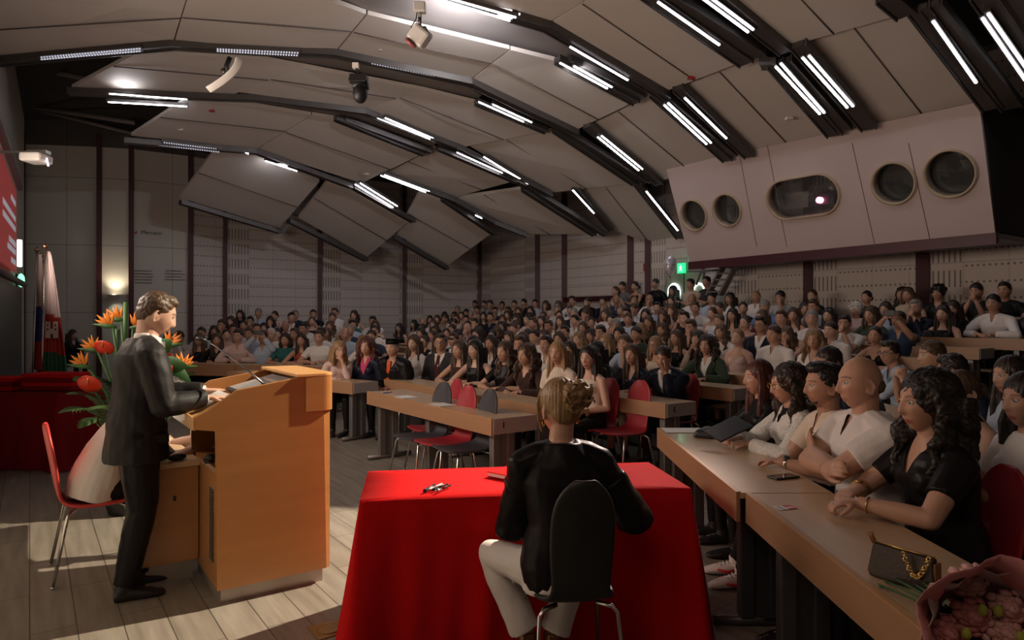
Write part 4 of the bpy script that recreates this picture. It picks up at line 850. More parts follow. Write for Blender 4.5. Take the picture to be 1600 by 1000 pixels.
def desk(p0, p1, z, dep, label, group, num=None, legs_=(0.03, .97), apron=.14, legm=None, endplate=None):
    """front edge from p0 to p1, depth vector dep away from the front"""
    p0, p1 = Vector(p0), Vector(p1); L = (p1-p0).length; x = (p1-p0).normalized(); d = Vector(dep); dn = d.normalized(); D = d.length; Z = Vector((0, 0, 1))
    t = thing('lecture_desk', label, 'desk', (p0.x, p0.y, z), 0, group); M = basis(Vector(), x, dn, Z); o = Vector()
    bm = NB(); box(bm, 0, 0, .722, L, D, .75, M); obj('desktop', bm, W_DESK, t)
    bm = NB(); box(bm, 0, -.016, .75-apron, L, 0.002, .7515, M); obj('front_panel', bm, W_APRON, t)
    bm = NB(); box(bm, 0, -.018, .7515, L, .008, .7555, M); obj('edge_strip', bm, W_EDGE, t)
    for f in legs_:
        bm = NB(); xx = .06+(L-.12)*f
        for yy in (.07, .07+.15): box(bm, xx-.035, yy, .05, xx+.035, yy+.075, .722, M)
        box(bm, xx-.012, .07, .05, xx+.012, .295, .722, M); obj('leg', bm, legm or M_LEG, t, bevel=.008)
        bm = NB(); tube(bm, [M @ Vector((xx, -.06, .03)), M @ Vector((xx, D+.02, .03))], .026, 10); obj('foot', bm, legm or M_LEG, t)
    if endplate is not None:
        xe = L if endplate > 0 else 0; bm = NB(); box(bm, xe-.004, 0, .62, xe+.01, D, .75, M) if endplate > 0 else box(bm, -.01, 0, .62, .004, D, .75, M)
        o_ = bm.verts[:]; obj('end_plate', bm, M_PLATE, t)
        if num:
            xn = x if endplate > 0 else -x; q = x*(L+.012 if endplate > 0 else -.012)+dn*.10+Z*.69
            rgt = dn if endplate > 0 else -dn
            text_mesh('row_number', num, .07, basis(q, rgt, Z, rgt.cross(Z)), M_BLACK, t, .001, True)
    return t
# ---- chair: moulded shell on four bent tubes
def shell_mesh(w=.44):
    bm = NB(); prof = [(.24, .455), (.20, .452), (.05, .44), (-.10, .438), (-.17, .455), (-.205, .50), (-.225, .60), (-.248, .75), (-.272, .88), (-.282, .955)]
    wid = [.36, .42, w, .42, .35, .28, .31, .33, .30, .10]; n = 9; rows = []
    for (y, z), ww in zip(prof, wid):
        rows.append([bm.verts.new((ww/2*(2*j/(n-1)-1), y+.02*(2*j/(n-1)-1)**2*(1 if z > .55 else 0), z+.012*(2*j/(n-1)-1)**2*(1 if z < .5 else 0))) for j in range(n)])
    for a, b in zip(rows, rows[1:]):
        for j in range(n-1): bm.faces.new((a[j], a[j+1], b[j+1], b[j]))
    return bm
def chair(shell_m, label, group, loc, rz, leg_m=None):
    t = thing('stacking_chair', label, 'chair', loc, rz, group)
    bm = shell_mesh(); s_ = obj('seat_shell', bm, shell_m, t, True); md = s_.modifiers.new('t', 'SOLIDIFY'); md.thickness = .022; md.offset = 0; m2 = s_.modifiers.new('s', 'SUBSURF'); m2.levels = m2.render_levels = 2
    for sx in (-1, 1):
        for sy, yb in ((1, .24), (-1, -.24)):
            bm = NB(); tube(bm, [(sx*.10, sy*.12, .425), (sx*.17, sy*.15, .42), (sx*.195, sy*.165, .40), (sx*.235, yb, .012)], .0105, 8); blob(bm, (sx*.236, yb, .010), .0135, 1); obj('leg', bm, leg_m or M_CHROME, t)
    return t
S_RED = mat('chair_red', (.34, .018, .03), .5, nscale=60, namt=.12, bump=.08); S_DARK = mat('chair_charcoal', (.035, .035, .045), .6, nscale=60, namt=.2, bump=.08)
S_REDP = mat('chair_red_shell', (.55, .045, .04), .42, nscale=5, namt=.05); S_BLK = mat('chair_black_shell', (.014, .015, .013), .5, nscale=30, namt=.2)
R90 = lambda v: math.atan2(-v.x, v.y)       # yaw that turns local +Y towards v
FACE_C = R90(-SB)
# ---- centre block desks
def ds(i): return ROWS[i][0]
rn = ['first', 'second', 'third', 'fourth', 'fifth', 'sixth', 'seventh', 'eighth', 'ninth', 'tenth']
L1 = ST(3.14, 4.72); L2 = ST(3.14, 7.28)
desk(L1, L2, 0, SB*.45, 'empty light wooden desk numbered 1 with two papers on it, nearest the red table', 'lecture desks', '1', (.03, .5, .97), endplate=-1)
segs = {1: [(5.15, 6.9), (6.92, 8.7)], 2: [(4.5, 6.4), (6.42, 8.3), (8.32, 10.3)]}
for i in range(1, 10):
    tr_, tl_ = ROWS[i][2], ROWS[i][3]; n = max(1, round((tl_-tr_)/1.9)); w = (tl_-tr_)/n; z = ROWS[i][1]
    for k in range(n):
        t0, t1 = tr_+k*w, tr_+(k+1)*w-.012
        if ST(ds(i), t0).length > 22.5 or ST(ds(i), t1).x < -6.4: continue
        pos = 'at its right end' if k == 0 else 'next to its right end' if k == 1 else '%s from its right end' % rn[k]
        desk(ST(ds(i), t0), ST(ds(i), t1), z, SB*.42, 'light wooden desk in the %s centre row, %s' % (rn[i], pos), 'lecture desks', '3' if (i == 2 and k == 0) else None, (.04, .96) if k == 0 else (.96,), endplate=-1 if k == 0 else None)
# benches behind the raised rows
for i in range(3, 10):
    tr_, tl_ = ROWS[i][2]+.1, min(ROWS[i][3], 20); z = ROWS[i][1]; s0 = ds(i)+.62
    bm = NB(); M = basis(ST(s0, tr_, z), TA, SB, Vector((0, 0, 1))); L = tl_-tr_
    t = thing('bench', 'long pale wooden bench behind the desks of the %s centre row' % rn[i], 'bench', ST(s0, tr_, z))
    M0 = basis(Vector(), TA, SB, Vector((0, 0, 1)))
    box(bm, 0, 0, .42, L, .36, .45, M0); obj('seat', bm, W_DESK, t)
    bm = NB(); box(bm, 0, .40, .62, L, .42, .80, M0); obj('backrest', bm, W_DESK, t)
    for k in range(int(L/1.5)+1):
        bm = NB(); xx = min(L-.05, k*1.5+.02); box(bm, xx, .1, 0, xx+.04, .34, .42, M0); box(bm, xx, .36, 0.42, xx+.04, .40, .8, M0); obj('leg', bm, M_DLEG, t)
# ---- left block: one long front desk and raised rows behind
LB0, LB1 = Vector((-2.75, 11.5, 0)), Vector((-7.1, 12.6, 0)); lu = (LB1-LB0).normalized(); ln_ = Vector((-lu.y, lu.x, 0)); ln_ = ln_ if ln_.y > 0 else -ln_
LROWS = [(0, 0.0), (.95, 0.03), (1.9, .10), (2.85, .20), (3.8, .32), (4.7, .46)]
FACE_L = R90(-ln_)
LSTART = []
for i, (off, z) in enumerate(LROWS):
    nk = 2 if i < 4 else 2
    q0 = LB0+ln_*off; ku = (q0.x+.206*q0.y)/(-lu.x-.206*lu.y); ku = max(0, ku)   # rows start left of the stepped aisle
    LSTART.append(ku)
    for k in range(nk):
        a = LB0+ln_*off+lu*(k*2.2+ku); b = a+lu*2.19
        desk(a, b, z, ln_*.42, 'light wooden desk in the %s left-block row, %s half' % (rn[i], ('right', 'left')[k]), 'left block desks', None, (.05, .95), .2)
    if i:
        bm = NB(); a, b = LB0+ln_*(off-.2)+lu*(ku-.4), LB0+ln_*(off-.2)+lu*(ku+5.0); prism(bm, [a+Vector((0, 0, .001)), b+Vector((0, 0, .001)), b+ln_*(1.4 if i < 5 else 1.5)+Vector((0, 0, .001)), a+ln_*1.4+Vector((0, 0, .001))], (0, 0, z)); struct('floor', bm, M_STEP)
desk(Vector((-2.02, 8.7, 0)), Vector((-4.4, 10.6, 0)), 0, Vector((.55, .69, 0))*.45, 'light wooden desk directly behind the lectern, with the person in a pale rose blouse', 'left block desks', None, (.03, .97), endplate=-1)
# ---- right block: desks running away from the camera
RX = 1.10
def rdesk(y0, y1, x, lab, **k): return desk((x, y0, 0), (x+.02, y1, 0), 0, Vector((.45, 0, 0)), lab, 'right block desks', **k)
t1 = rdesk(1.35, 3.285, RX+.02, 'light wooden desk at lower right holding the small handbag and bouquet', legs_=(.05, .93), legm=M_DLEG)
t2 = rdesk(3.30, 5.2, RX, 'light wooden desk at right with the phone, running away toward the aisle', legs_=(.10, .95), legm=M_DLEG)
for k, (y0, y1) in enumerate(((2.9, 4.3), (4.32, 5.9))): rdesk(y0, y1, 2.22, 'pale desk behind the right front seats, %s one' % ('nearer', 'farther')[k], legs_=(.05, .95), legm=M_DLEG)
rdesk(4.9, 7.4, 3.2, 'pale desk farthest right in the right block', legs_=(.05, .95), legm=M_DLEG)
# ---- chairs on the flat floor
def rc(s, t): return ST(s, t)
n_ = 0
for k, (px, D, m, w, lab) in enumerate(((697, 6.75, S_DARK, 0, 'charcoal chair behind the empty desk, leftmost of four'), (714, 7.2, S_RED, 0, 'red chair behind the empty desk, second from left'), (735, 6.45, S_RED, 0, 'red chair pushed in at the empty desk, third from left'), (766, 6.15, S_DARK, 0, 'charcoal chair at the right end of the empty desk'))):
    p = P(px, 495, D)-SB*.27; chair(m, lab, 'chairs at the empty desk', (p.x, p.y, 0), FACE_C+(.1, -.12, .05, -.05)[k])
# ---- lectern
lo = Vector((-1.62, 3.75, 0)); t = thing('lectern', 'large beech lectern with sloping top and metal plinth', 'lectern', lo); M = basis(Vector(), SB, TA, Vector((0, 0, 1)))
V = .74
side = [(0, .09), (-.005, .97), (-.12, .99), (-.12, 1.055), (-.045, 1.088), (.107, 1.19), (.49, 1.25), (.60, 1.255), (.62, .09)]
for v0, nm in ((0, 'side_panel'), (V-.03, 'side_panel')):
    bm = NB(); prism(bm, [M @ Vector((u_, v0, z)) for u_, z in side], M @ Vector((0, .03, 0))); obj(nm, bm, W_LECT, t, bevel=.003)
bm = NB(); prism(bm, [M @ Vector((u_, .03, z)) for u_, z in ((.60, .09), (.62, .09), (.62, 1.2), (.60, 1.2))], M @ Vector((0, V-.06, 0))); obj('front_panel', bm, W_LECT, t)
# rounded front corner box near the top
bm = NB(); rc_ = [(.49, -.012)]+[(.60+.07*math.sin(a), .06-.072*math.cos(a)) for a in [PI/2*k/8 for k in range(9)]]+[(.67, V-.02), (.49, V+.012)]
prism(bm, [M @ Vector((u_, v, 1.04)) for u_, v in rc_], (0, 0, .205)); obj('head_box', bm, W_LECT, t)
bm = NB(); prism(bm, [M @ Vector((u_, v, 1.246)) for u_, v in [(.44, -.016)]+rc_[1:-1]+[(.44, V+.016)]], (0, 0, .018)); obj('top_cap', bm, W_LTOP, t, bevel=.003)
bm = NB(); rp = [(.60, .0), (.645, .02), (.66, .06), (.66, V-.06), (.60, V)]; prism(bm, [M @ Vector((u_, v, .09)) for u_, v in rp], (0, 0, .955)); obj('rounded_front', bm, W_LECT, t)
bm = NB(); prism(bm, [M @ Vector((u_, .03, z)) for u_, z in ((-.10, 1.03), (-.045, 1.045), (.14, 1.135), (.14, 1.11), (-.03, 1.02), (-.10, 1.0))], M @ Vector((0, V-.06, 0))); obj('writing_slope', bm, W_LTOP, t)
bm = NB(); prism(bm, [M @ Vector((u_, .03, z)) for u_, z in ((.14, 1.10), (.50, 1.12), (.50, 1.08), (.14, 1.06))], M @ Vector((0, V-.06, 0))); obj('inner_shelf', bm, W_LECT, t)
bm = NB(); box(bm, -.125, .0, .985, -.105, V, 1.055, M); obj('front_lip', bm, W_LTOP, t, bevel=.005)
bm = NB(); box(bm, .03, .05, 0, .61, V-.05, .09, M); obj('plinth', bm, M_TIN, t)
bm = NB(); box(bm, .005, .03, .09, .02, V-.03, .72, M); obj('door', bm, W_LECT, t)
bm = NB(); box(bm, .02, .03, .72, .50, V-.03, .74, M); obj('open_shelf', bm, W_LECT, t)
bm = NB(); tube(bm, [M @ Vector((-.02, .17, .80)), M @ Vector((.03, .17, .80))], .018, 10); tube(bm, [M @ Vector((-.02, .22, .77)), M @ Vector((.03, .22, .77))], .015, 10); tube(bm, [M @ Vector((-.03, .19, .785)), M @ Vector((.01, .2, .785))], .01, 8); obj('knob', bm, M_BLACK, t)
bm = NB()
for k in range(26): box(bm, -.002, .10, .22+k*.016, .006, .19, .229+k*.016, M)
v_ = obj('vent', bm, mat('vent_grey', (.13, .125, .12), .4, .5), t)
bm = NB(); Ms = M @ Matrix.Translation((.34, .36, 1.165)) @ Matrix.Rotation(-.24, 4, 'Y'); box(bm, -.16, -.26, 0, .16, .26, .022, Ms); obj('monitor_frame', bm, M_BLACK, t, bevel=.004)
bm = NB(); box(bm, -.14, -.24, .0225, .14, .24, .025, Ms); obj('monitor_screen', bm, mat('monitor_glass', (.34, .36, .38), .12, nscale=5, namt=.35), t)
# microphone
t = thing('gooseneck_microphone', 'black and chrome gooseneck microphone rising from the lectern', 'microphone', lo)
mb = M @ Vector((.29, .12, 1.14)); q = [mb, mb+M @ Vector((-.10, .12, .10)), mb+M @ Vector((-.25, .32, .235)), mb+M @ Vector((-.33, .46, .255))]
mw_ = [P(413, 601, 3.95)-lo, P(385, 577, 4.0)-lo, P(335, 540, 4.15)-lo, P(322, 533, 4.2)-lo]
bm = NB(); tube(bm, mw_, [.006, .006, .005, .005], 8); obj('neck', bm, mat('dark_chrome', (.22, .21, .21), .3, 1.0, nscale=9, namt=.1), t)
bm = NB(); tube(bm, [mw_[3], mw_[3]+Vector((-.035, 0, .012)), mw_[3]+Vector((-.06, 0, .018))], [.010, .014, .012], 10); obj('capsule', bm, M_BLACK, t)
bm = NB(); lathe(bm, [(.022, -.03), (.022, .0), (.014, .01)], mw_[0]); obj('base', bm, M_BLACK, t)
bm = NB(); box(bm, -.05, -.14, .0, .10, .15, .004, M @ Matrix.Translation((.04, .44, 1.092)) @ Matrix.Rotation(-.46, 4, 'Y')); o_ = obj('speech_papers', bm, mat('paper_white', (.85, .83, .80), .6)); o_.location = lo; tag(o_, 'white sheets of speech notes lying on the lectern slope under the hands', 'papers')
# ---- low cabinet beside the lectern
lc = lo + M @ Vector((-.34, .50, 0)); t = thing('low_cabinet', 'low beech cabinet with vent attached at the speaker side of the lectern', 'cabinet', lc)
bm = NB(); box(bm, 0, 0, .13, .34, .48, .70, M); obj('body', bm, W_LECT, t, bevel=.003);
bm = NB(); box(bm, -.03, -.02, .70, .345, 1.52, .73, M); obj('worktop', bm, W_DESK, t, bevel=.003)
bm = NB(); box(bm, .06, .06, 0, .32, .44, .13, M); obj('plinth', bm, M_TIN, t)
bm = NB(); box(bm, -.005, .02, .15, 0, .46, .69, M); dd = obj('door', bm, W_LECT, t)
bm = NB(); tube(bm, [M @ Vector((-.03, .06, .66)), M @ Vector((.0, .06, .66))], .012, 8); obj('knob', bm, M_CHROME, dd)
bm = NB()
for k in range(24): box(bm, -.009, .05, .22+k*.016, -.004, .12, .229+k*.016, M)
obj('vent', bm, MATS['vent_grey'], t)
bm = NB(); box(bm, .20, -.006, .50, .215, 0, .53, M); obj('keyhole', bm, M_BLACK, t)
def onlow(u_, v, z=.731): return lc + M @ Vector((u_, v, z))
bm = NB(); p = onlow(.23, .06); blob(bm, (0, 0, .018), (.055, .032, .022), 2); o = obj('computer_mouse', bm, M_BLACK); o.location = p; o.rotation_euler = (0, 0, .6); tag(o, 'black computer mouse on the low cabinet by the lectern', 'mouse')
t = thing('keyboard', 'flat keyboard half hidden under papers on the low cabinet', 'keyboard', onlow(.18, .45), .6)
bm = NB(); box(bm, -.08, -.2, 0, .08, .2, .015); obj('base', bm, M_BLACK, t, bevel=.004)
bm = NB()
for a in range(4):
    for b in range(11): box(bm, -.065+a*.033, -.185+b*.034, .015, -.040+a*.033, -.159+b*.034, .02)
obj('keys', bm, mat('key_grey', (.08, .08, .085), .5), t)
for k, (u_, v, r) in enumerate(((.12, .80, .3), (.2, .26, -.2), (.05, .98, .1))):
    bm = NB(); box(bm, -.105, -.148, 0, .105, .148, .002); box(bm, -.08, -.05, .002, .02, .06, .0025, mi=1); o = obj('printed_sheet', bm, [MATS['paper_white'], mat('print_grey', (.3, .28, .28), .6)]); o.location = onlow(u_, v, .731); o.rotation_euler = (0, 0, .6+r)
    tag(o, 'printed sheet on the low cabinet, %s' % ('beyond the keyboard', 'nearest the black mouse', 'at its far end')[k], 'paper')
# ---- cloth-covered tables
def cloth_mat(name, col): return mat(name, col, .75, nscale=3, namt=.06, bump=.25, bscale=5, sheen=.01, spec=.04)
def draped(name, label, c, rz, sx, sy, h, m, seed, drop=True, amp=.03):
    t = thing(name, label, 'table', (c[0], c[1], 0), rz)
    bm = NB(); box(bm, -sx/2+.01, -sy/2+.01, h-.03, sx/2-.01, sy/2-.01, h-.004); obj('tabletop', bm, M_LEG, t)
    for ax in (-1, 1):
        for ay in (-1, 1): bm = NB(); tube(bm, [(ax*(sx/2-.06), ay*(sy/2-.06), 0), (ax*(sx/2-.06), ay*(sy/2-.06), h-.03)], .015, 8); obj('leg', bm, M_LEG, t)
    bm = NB(); n = 200; per = 2*(sx+sy); loop = []
    for i in range(n):
        d = per*i/n
        if d < sx: x, y = -sx/2+d, -sy/2; nx, ny = 0, -1
        elif d < sx+sy: x, y = sx/2, -sy/2+d-sx; nx, ny = 1, 0
        elif d < 2*sx+sy: x, y = sx/2-(d-sx-sy), sy/2; nx, ny = 0, 1
        else: x, y = -sx/2, sy/2-(d-2*sx-sy); nx, ny = -1, 0
        loop.append((x, y, nx, ny, d))
    rings = []; K = 14
    for k in range(K+1):
        f = k/K; z = h+.004-(h+.0)*f; ring = []
        for x, y, nx, ny, d in loop:
            corner = G(abs(x), sx/2, .12)*G(abs(y), sy/2, .12)
            w = f*(amp*.6*(math.sin(d*21+seed)+.7*math.sin(d*37+2*seed+f*2))+.030+corner*.05) if k else 0
            lf = max(0, f-.93)*(.5+.5*noise.noise(Vector((d*2, seed, 0))))
            q = Vector((x+nx*w+(x/(sx/2))*corner*f*.05, y+ny*w+(y/(sy/2))*corner*f*.05, max(.008, z+ (.03*noise.noise(Vector((d*1.7, seed, 3))) if k == K else 0))))
            ring.append(bm.verts.new(q))
        rings.append(ring)
    for a, b in zip(rings, rings[1:]):
        for j in range(n): bm.faces.new((a[j], a[(j+1) % n], b[(j+1) % n], b[j]))
    inner = [rings[0]]
    for f in (.66, .33):
        inner.append([bm.verts.new((v.co.x*f, v.co.y*f, h+.006+.0035*noise.noise(Vector((v.co.x*f*9, v.co.y*f*9, seed))))) for v in rings[0]])
    for a, b in zip(inner, inner[1:]):
        for j in range(n): bm.faces.new((a[j], a[(j+1) % n], b[(j+1) % n], b[j]))
    bm.faces.new(inner[-1]); o = obj(name.replace('table', 'cloth'), bm, m, None, True); o.location = t.location; o.rotation_euler = (0, 0, rz); return t, o
M_REDC = cloth_mat('red_satin', (.56, .008, .010)); M_DRED = cloth_mat('dark_red_satin', (.22, .010, .014))
pa, pb, pc = Vector((-.689, 3.13)), Vector((.875, 3.36)), Vector((-.78, 3.70))
rz1 = math.atan2(.23, 1.564); cen = (pa+pb)/2+Vector((-math.sin(rz1), math.cos(rz1)))*.31
_, co = draped('signing_table', 'long table hidden under a bright red satin cloth, with pens on it', cen, rz1, 1.60, .62, .75, M_REDC, 2.0); co.name = 'satin_tablecloth'; tag(co, 'bright red satin cloth draped to the floor over the front table', 'tablecloth')
TZ = .762
def ontab(px, py): D = (H-TZ)*F/(py-CY); return P(px, py, D)
for k, (x, y, c, a) in enumerate(((671, 764, 'navy', .9), (680, 763, 'lgrey', .75), (688, 763, 'black', .7), (693, 765, 'black', .72))):
    p = ontab(x, y); t = thing('pen', ('dark blue pen, leftmost of the pens on the red cloth', 'silver and white pen among the pens on the red cloth', 'black pen right of the silver pen', 'black pen at the right end of the pens')[k], 'pen', p, a*1.0+PI/2+.4, 'pens on the red cloth')
    bm = NB(); tube(bm, [(0, -.065, .007), (0, .02, .007)], .0055, 8); obj('barrel', bm, cloth(c, .35), t)
    bm = NB(); tube(bm, [(0, .02, .007), (0, .068, .007)], .0065, 8); tube(bm, [(0, .068, .014), (0, .035, .014)], .002, 5); obj('cap', bm, cloth(c if k == 1 else 'navy', .3) if k != 3 else M_CHROME, t)
p = ontab(812, 741); t = thing('red_folder', 'red bound book lying at the back of the red table, beside the person in black', 'book', p, .9)
bm = NB(); box(bm, -.14, -.10, .0, .14, .10, .022); obj('pages', bm, MATS['paper_white'], t); bm = NB(); box(bm, -.145, -.105, .022, .145, .105, .026); box(bm, -.145, -.105, .0, .145, .105, .003); obj('cover', bm, M_REDC, t)
# back-left table with diploma cases
c2 = Vector((-5.36, 7.5)); rz2 = math.atan2(.815, -.58)+PI; rz2 = math.radians(-4)
_, co = draped('cloth_covered_table', 'table under a dark red cloth at the left edge, carrying red folders', c2, rz2, 1.34, .72, .79, M_DRED, 5.0, amp=.02); co.name = 'wine_tablecloth'; tag(co, 'dark red cloth over the table at the left edge', 'tablecloth')
for k, (dx, n) in enumerate(((-.28, 3), (.36, 4))):
    for j in range(n):
        bm = NB(); box(bm, -.29, -.17, 0, .29, .17, .044); o = obj('diploma_case', bm, M_DRED if (k+j) % 2 else M_REDC, bevel=.006); o.location = Vector((c2.x+dx*1.0, c2.y+.02, .803+.046*j)); o.rotation_euler = (0, 0, rz2+.03*((j*7) % 3-1))
        tag(o, 'red diploma case, %s in the %s stack on the dark red table' % (('bottom', 'second', 'third', 'top')[j] if n == 4 else ('bottom', 'middle', 'top')[j], ('left', 'right')[k]), 'diploma case', 'stacked red diploma cases')
# ---- things on desks
bm = NB(); p = P(1224, 747, .85*F/252); o = thing('mobile_phone', 'dark phone lying on the right front desk near the wristwatch', 'phone', Vector((p.x, p.y, .7535)), -1.2)
box(bm, -.038, -.078, 0, .038, .078, .009); obj('body', bm, M_BLACK, o, bevel=.003); bm = NB(); box(bm, -.035, -.074, .0092, .035, .074, .0096); obj('screen', bm, mat('phone_screen', (.05, .045, .04), .1), o)
p = P(1227, 794, .85*F/299); bm = NB(); box(bm, -.028, -.045, 0, .028, .0, .0006); box(bm, -.028, 0, 0, .028, .045, .0006, mi=1)
for k in range(3): box(bm, -.02+k*.014, -.036, .0006, -.012+k*.014, -.012, .0009, mi=2)
for k in range(5): box(bm, -.004, .008+k*.006, .0006, .012, .011+k*.006, .0009, mi=0)
o = obj('seat_sticker', bm, [MATS['paper_white'], S_REDP, M_FASCIA]); o.location = (p.x, p.y, .7532); o.rotation_euler = (0, 0, -1.3); tag(o, 'small red and white sticker on the right front desk', 'sticker')
for px, py, D, w, nm, lab in ((1068, 672, 5.2, .30, 'paper_sheet', 'white paper at the far end of the right front desk'), (631, 620, 7.3, .24, 'paper_sheet', 'left sheet of white paper on the empty desk numbered 1'), (687, 632, 6.6, .24, 'paper_sheet', 'right sheet of white paper on the empty desk numbered 1')):
    D = (H-.755)*F/(py-CY); p = P(px, py, D); bm = NB(); box(bm, -w/2, -.105, 0, w/2, .105, .0015); o = obj(nm, bm, MATS['paper_white']); o.location = (p.x, p.y, .7535); o.rotation_euler = (0, 0, 0 if px > 1000 else 2.18); tag(o, lab, 'paper')
D = (H-.755)*F/(614-CY); p = P(606, 614, D); bm = NB(); tube(bm, [(0, -.07, .006), (0, .07, .006)], .005, 6); o = obj('ballpoint_pen', bm, cloth('royal')); o.location = (p.x, p.y, .754); o.rotation_euler = (0, 0, -.6); tag(o, 'blue pen at the left end of the empty desk', 'pen')
# handbag on the front right desk
hb = Vector((1.245, 2.17, .7535)); t = thing('handbag', 'small dark brown handbag with gold chain on the right front desk', 'handbag', hb, math.radians(-58)); t.scale = (.84,)*3
bm = NB(); vs = []; prof = [(-.115, 0), (.115, 0), (.125, .02), (.112, .125), (-.112, .125), (-.125, .02)]
prism(bm, [Vector((x, -.028, z)) for x, z in prof], (0, .056, 0))
for v in bm.verts: v.co.y *= 1.25-v.co.z*5.5
obj('bag_body', bm, mat('bag_leather', (.03, .016, .012), .4, nscale=90, namt=.35, bump=.15, bscale=90), t, bevel=.007)
bm = NB(); box(bm, .116, -.02, .01, .124, .02, .11); obj('side_gusset', bm, mat('tan_leather', (.22, .085, .035), .45, nscale=9, namt=.1), t); bm = NB(); tube(bm, [(-.112, 0, .122), (-.125, 0, .145), (-.13, 0, .16)], [(.003, .012)]*3, 6); obj('side_tab', bm, mat('tan_leather', (.22, .085, .035), .45, nscale=9, namt=.1), t)
bm = NB(); tube(bm, [(-.112, 0, .128), (.112, 0, .128)], .004, 6); obj('zip', bm, mat('brass', (.65, .42, .14), .28, 1.0), t)
ch = thing('gold_chain', None, None); ch.parent = t; gold = MATS['brass']; bm = NB()
cp = [Vector((.03+.085*math.sin(a)*1.0, -.032-.01*math.sin(a), .128-.07*math.sin(a)**1.0*1.0)) for a in [0]]
cp = [Vector((.02+.09*k/13, -.040, .125-.075*math.sin(PI*k/13)+.006*k/13)) for k in range(14)]
for k, c in enumerate(cp): tube(bm, [c+Vector((.007*math.cos(a), .004*math.sin(a)*(k % 2), .007*math.sin(a))) for a in [2*PI*j/8 for j in range(9)]], .0028, 5)
bpy.data.objects.remove(ch); obj('chain', bm, gold, t)
# small bags on desks
for (px, py, D, r, lab) in ((766, 606, .85*F/111, (.11, .06, .035), 'small brown clutch bag on the second-row desk'), (700, 601, .85*F/106, (.1, .05, .02), 'flat black purse on the second-row desk left of the chairs'), (1105, 683, 4.85, (.12, .08, .045), 'black bag at the far end of the right front desk'), (1450, 533, 9.75, (.17, .08, .075), 'black handbag on the ninth-row desk beside the person in white')):
    p = P(px, py, D); z = .7535 if D < 8.2 else 1.3135; bm = NB(); box(bm, -r[0], -r[1], 0, r[0], r[1], r[2]*1.3); o = thing('desk_bag', lab, 'bag', (p.x, p.y, z), 1.0 if px > 1000 else 2.2)
    for v in bm.verts: v.co.x *= 1-.15*(v.co.z > 0); v.co.y *= 1-.4*(v.co.z > 0)
    obj('bag_body', bm, M_BLACK if px != 766 else cloth('brown'), o, bevel=.02); bm = NB(); tube(bm, [(-r[0]*.6, 0, r[2]*1.25), (0, -r[1]*.6, r[2]*1.42), (r[0]*.6, 0, r[2]*1.25)], .005, 6); obj('strap', bm, M_BLACK, o)
# bouquet wrapped in pink paper, lower right corner
bq = Vector((1.075, 1.62, .885)); t = thing('bouquet', 'bouquet of pink flowers in pink and white wrapping, lower right corner', 'bouquet', bq, 0)
M_WRAP = mat('pink_tissue', (.72, .30, .30), .7, nscale=3, namt=.25, bump=.3, bscale=7, alpha=.92); M_WRW = mat('white_tissue', (.58, .44, .44), .7, nscale=3, namt=.12, bump=.3, bscale=7)
ax = Vector((.26, .90, -.20)).normalized(); hx, hy_ = frame_at(ax)
def wrap(r0, r1, L0, L1, a0, a1, m, nm, seed):
    bm = NB(); n = 36; rows = []
    for i in range(10):
        f = i/9; r = r0+(r1-r0)*f**1.3; row = []
        for j in range(n+1):
            a = a0+(a1-a0)*j/n; w = 1+.16*f*noise.noise(Vector((a*2.2, f*3, seed)))+.05*f*math.sin(a*9+seed); L = L0+(L1-L0)*f+(.05*noise.noise(Vector((a*1.6, seed, 9))) if f > .8 else 0)
            row.append(bm.verts.new(-ax*L+hx*r*w*math.cos(a)+hy_*r*w*math.sin(a)))
        rows.append(row)
    for a, b in zip(rows, rows[1:]):
        for j in range(n): bm.faces.new((a[j], a[j+1], b[j+1], b[j]))
    o = obj(nm, bm, m, t, True); md = o.modifiers.new('s', 'SOLIDIFY'); md.thickness = .001
bq_off = 0
wrap(.02, .165, -.18, .26, 0, 2*PI, M_WRAP, 'wrapping', 1.0); wrap(.03, .14, -.10, .21, .4, 5.4, M_WRW, 'inner_wrapping', 4.0)
rb = random.Random(3)
M_PET = mat('petal_pink', (.55, .22, .21), .6, nscale=20, namt=.25); M_PET2 = mat('petal_pale', (.62, .36, .33), .6, nscale=20, namt=.2); M_BUD = mat('bud_green', (.35, .40, .06), .6, nscale=20, namt=.3); M_LEAF = mat('leaf_green', (.03, .12, .03), .5, nscale=12, namt=.3)
for k in range(9):
    a, r = k*2.4, .03+.012*k; c = -ax*(.13+.03*(1-r*8))+hx*r*math.cos(a)+hy_*r*math.sin(a); bm = NB()
    for j in range(26):
        b, e = j*2.4, .006+.0014*j; d = (hx*math.cos(b)+hy_*math.sin(b)); nn = (ax*-1+d*(.2+.06*j)).normalized(); blob(bm, c+d*e-ax*(.02-.0010*j), (.015, .012, .0035), 1, nn.to_track_quat('Z', 'Y').to_matrix().to_4x4())
    obj('flower', bm, M_PET if k % 3 else M_PET2, t, True)
for k in range(7):
    a = k*1.9; c = -ax*.17+hx*.05*math.cos(a)+hy_*.05*math.sin(a); bm = NB(); blob(bm, c, (.010, .010, .014), 2); obj('bud', bm, M_BUD, t, True)
for k in range(6):
    bm = NB(); e = ax*.52+Vector((-.07+.035*k, .03*(k % 3), 0)); e.z = -.122+.003*k; tube(bm, [ax*.05+hx*.01*(k-3), e*.6+ax*.02, e+ax*.07], .0035, 6); blob(bm, e+ax*.02, (.012, .006, .003), 1); obj('stem', bm, M_LEAF, t)
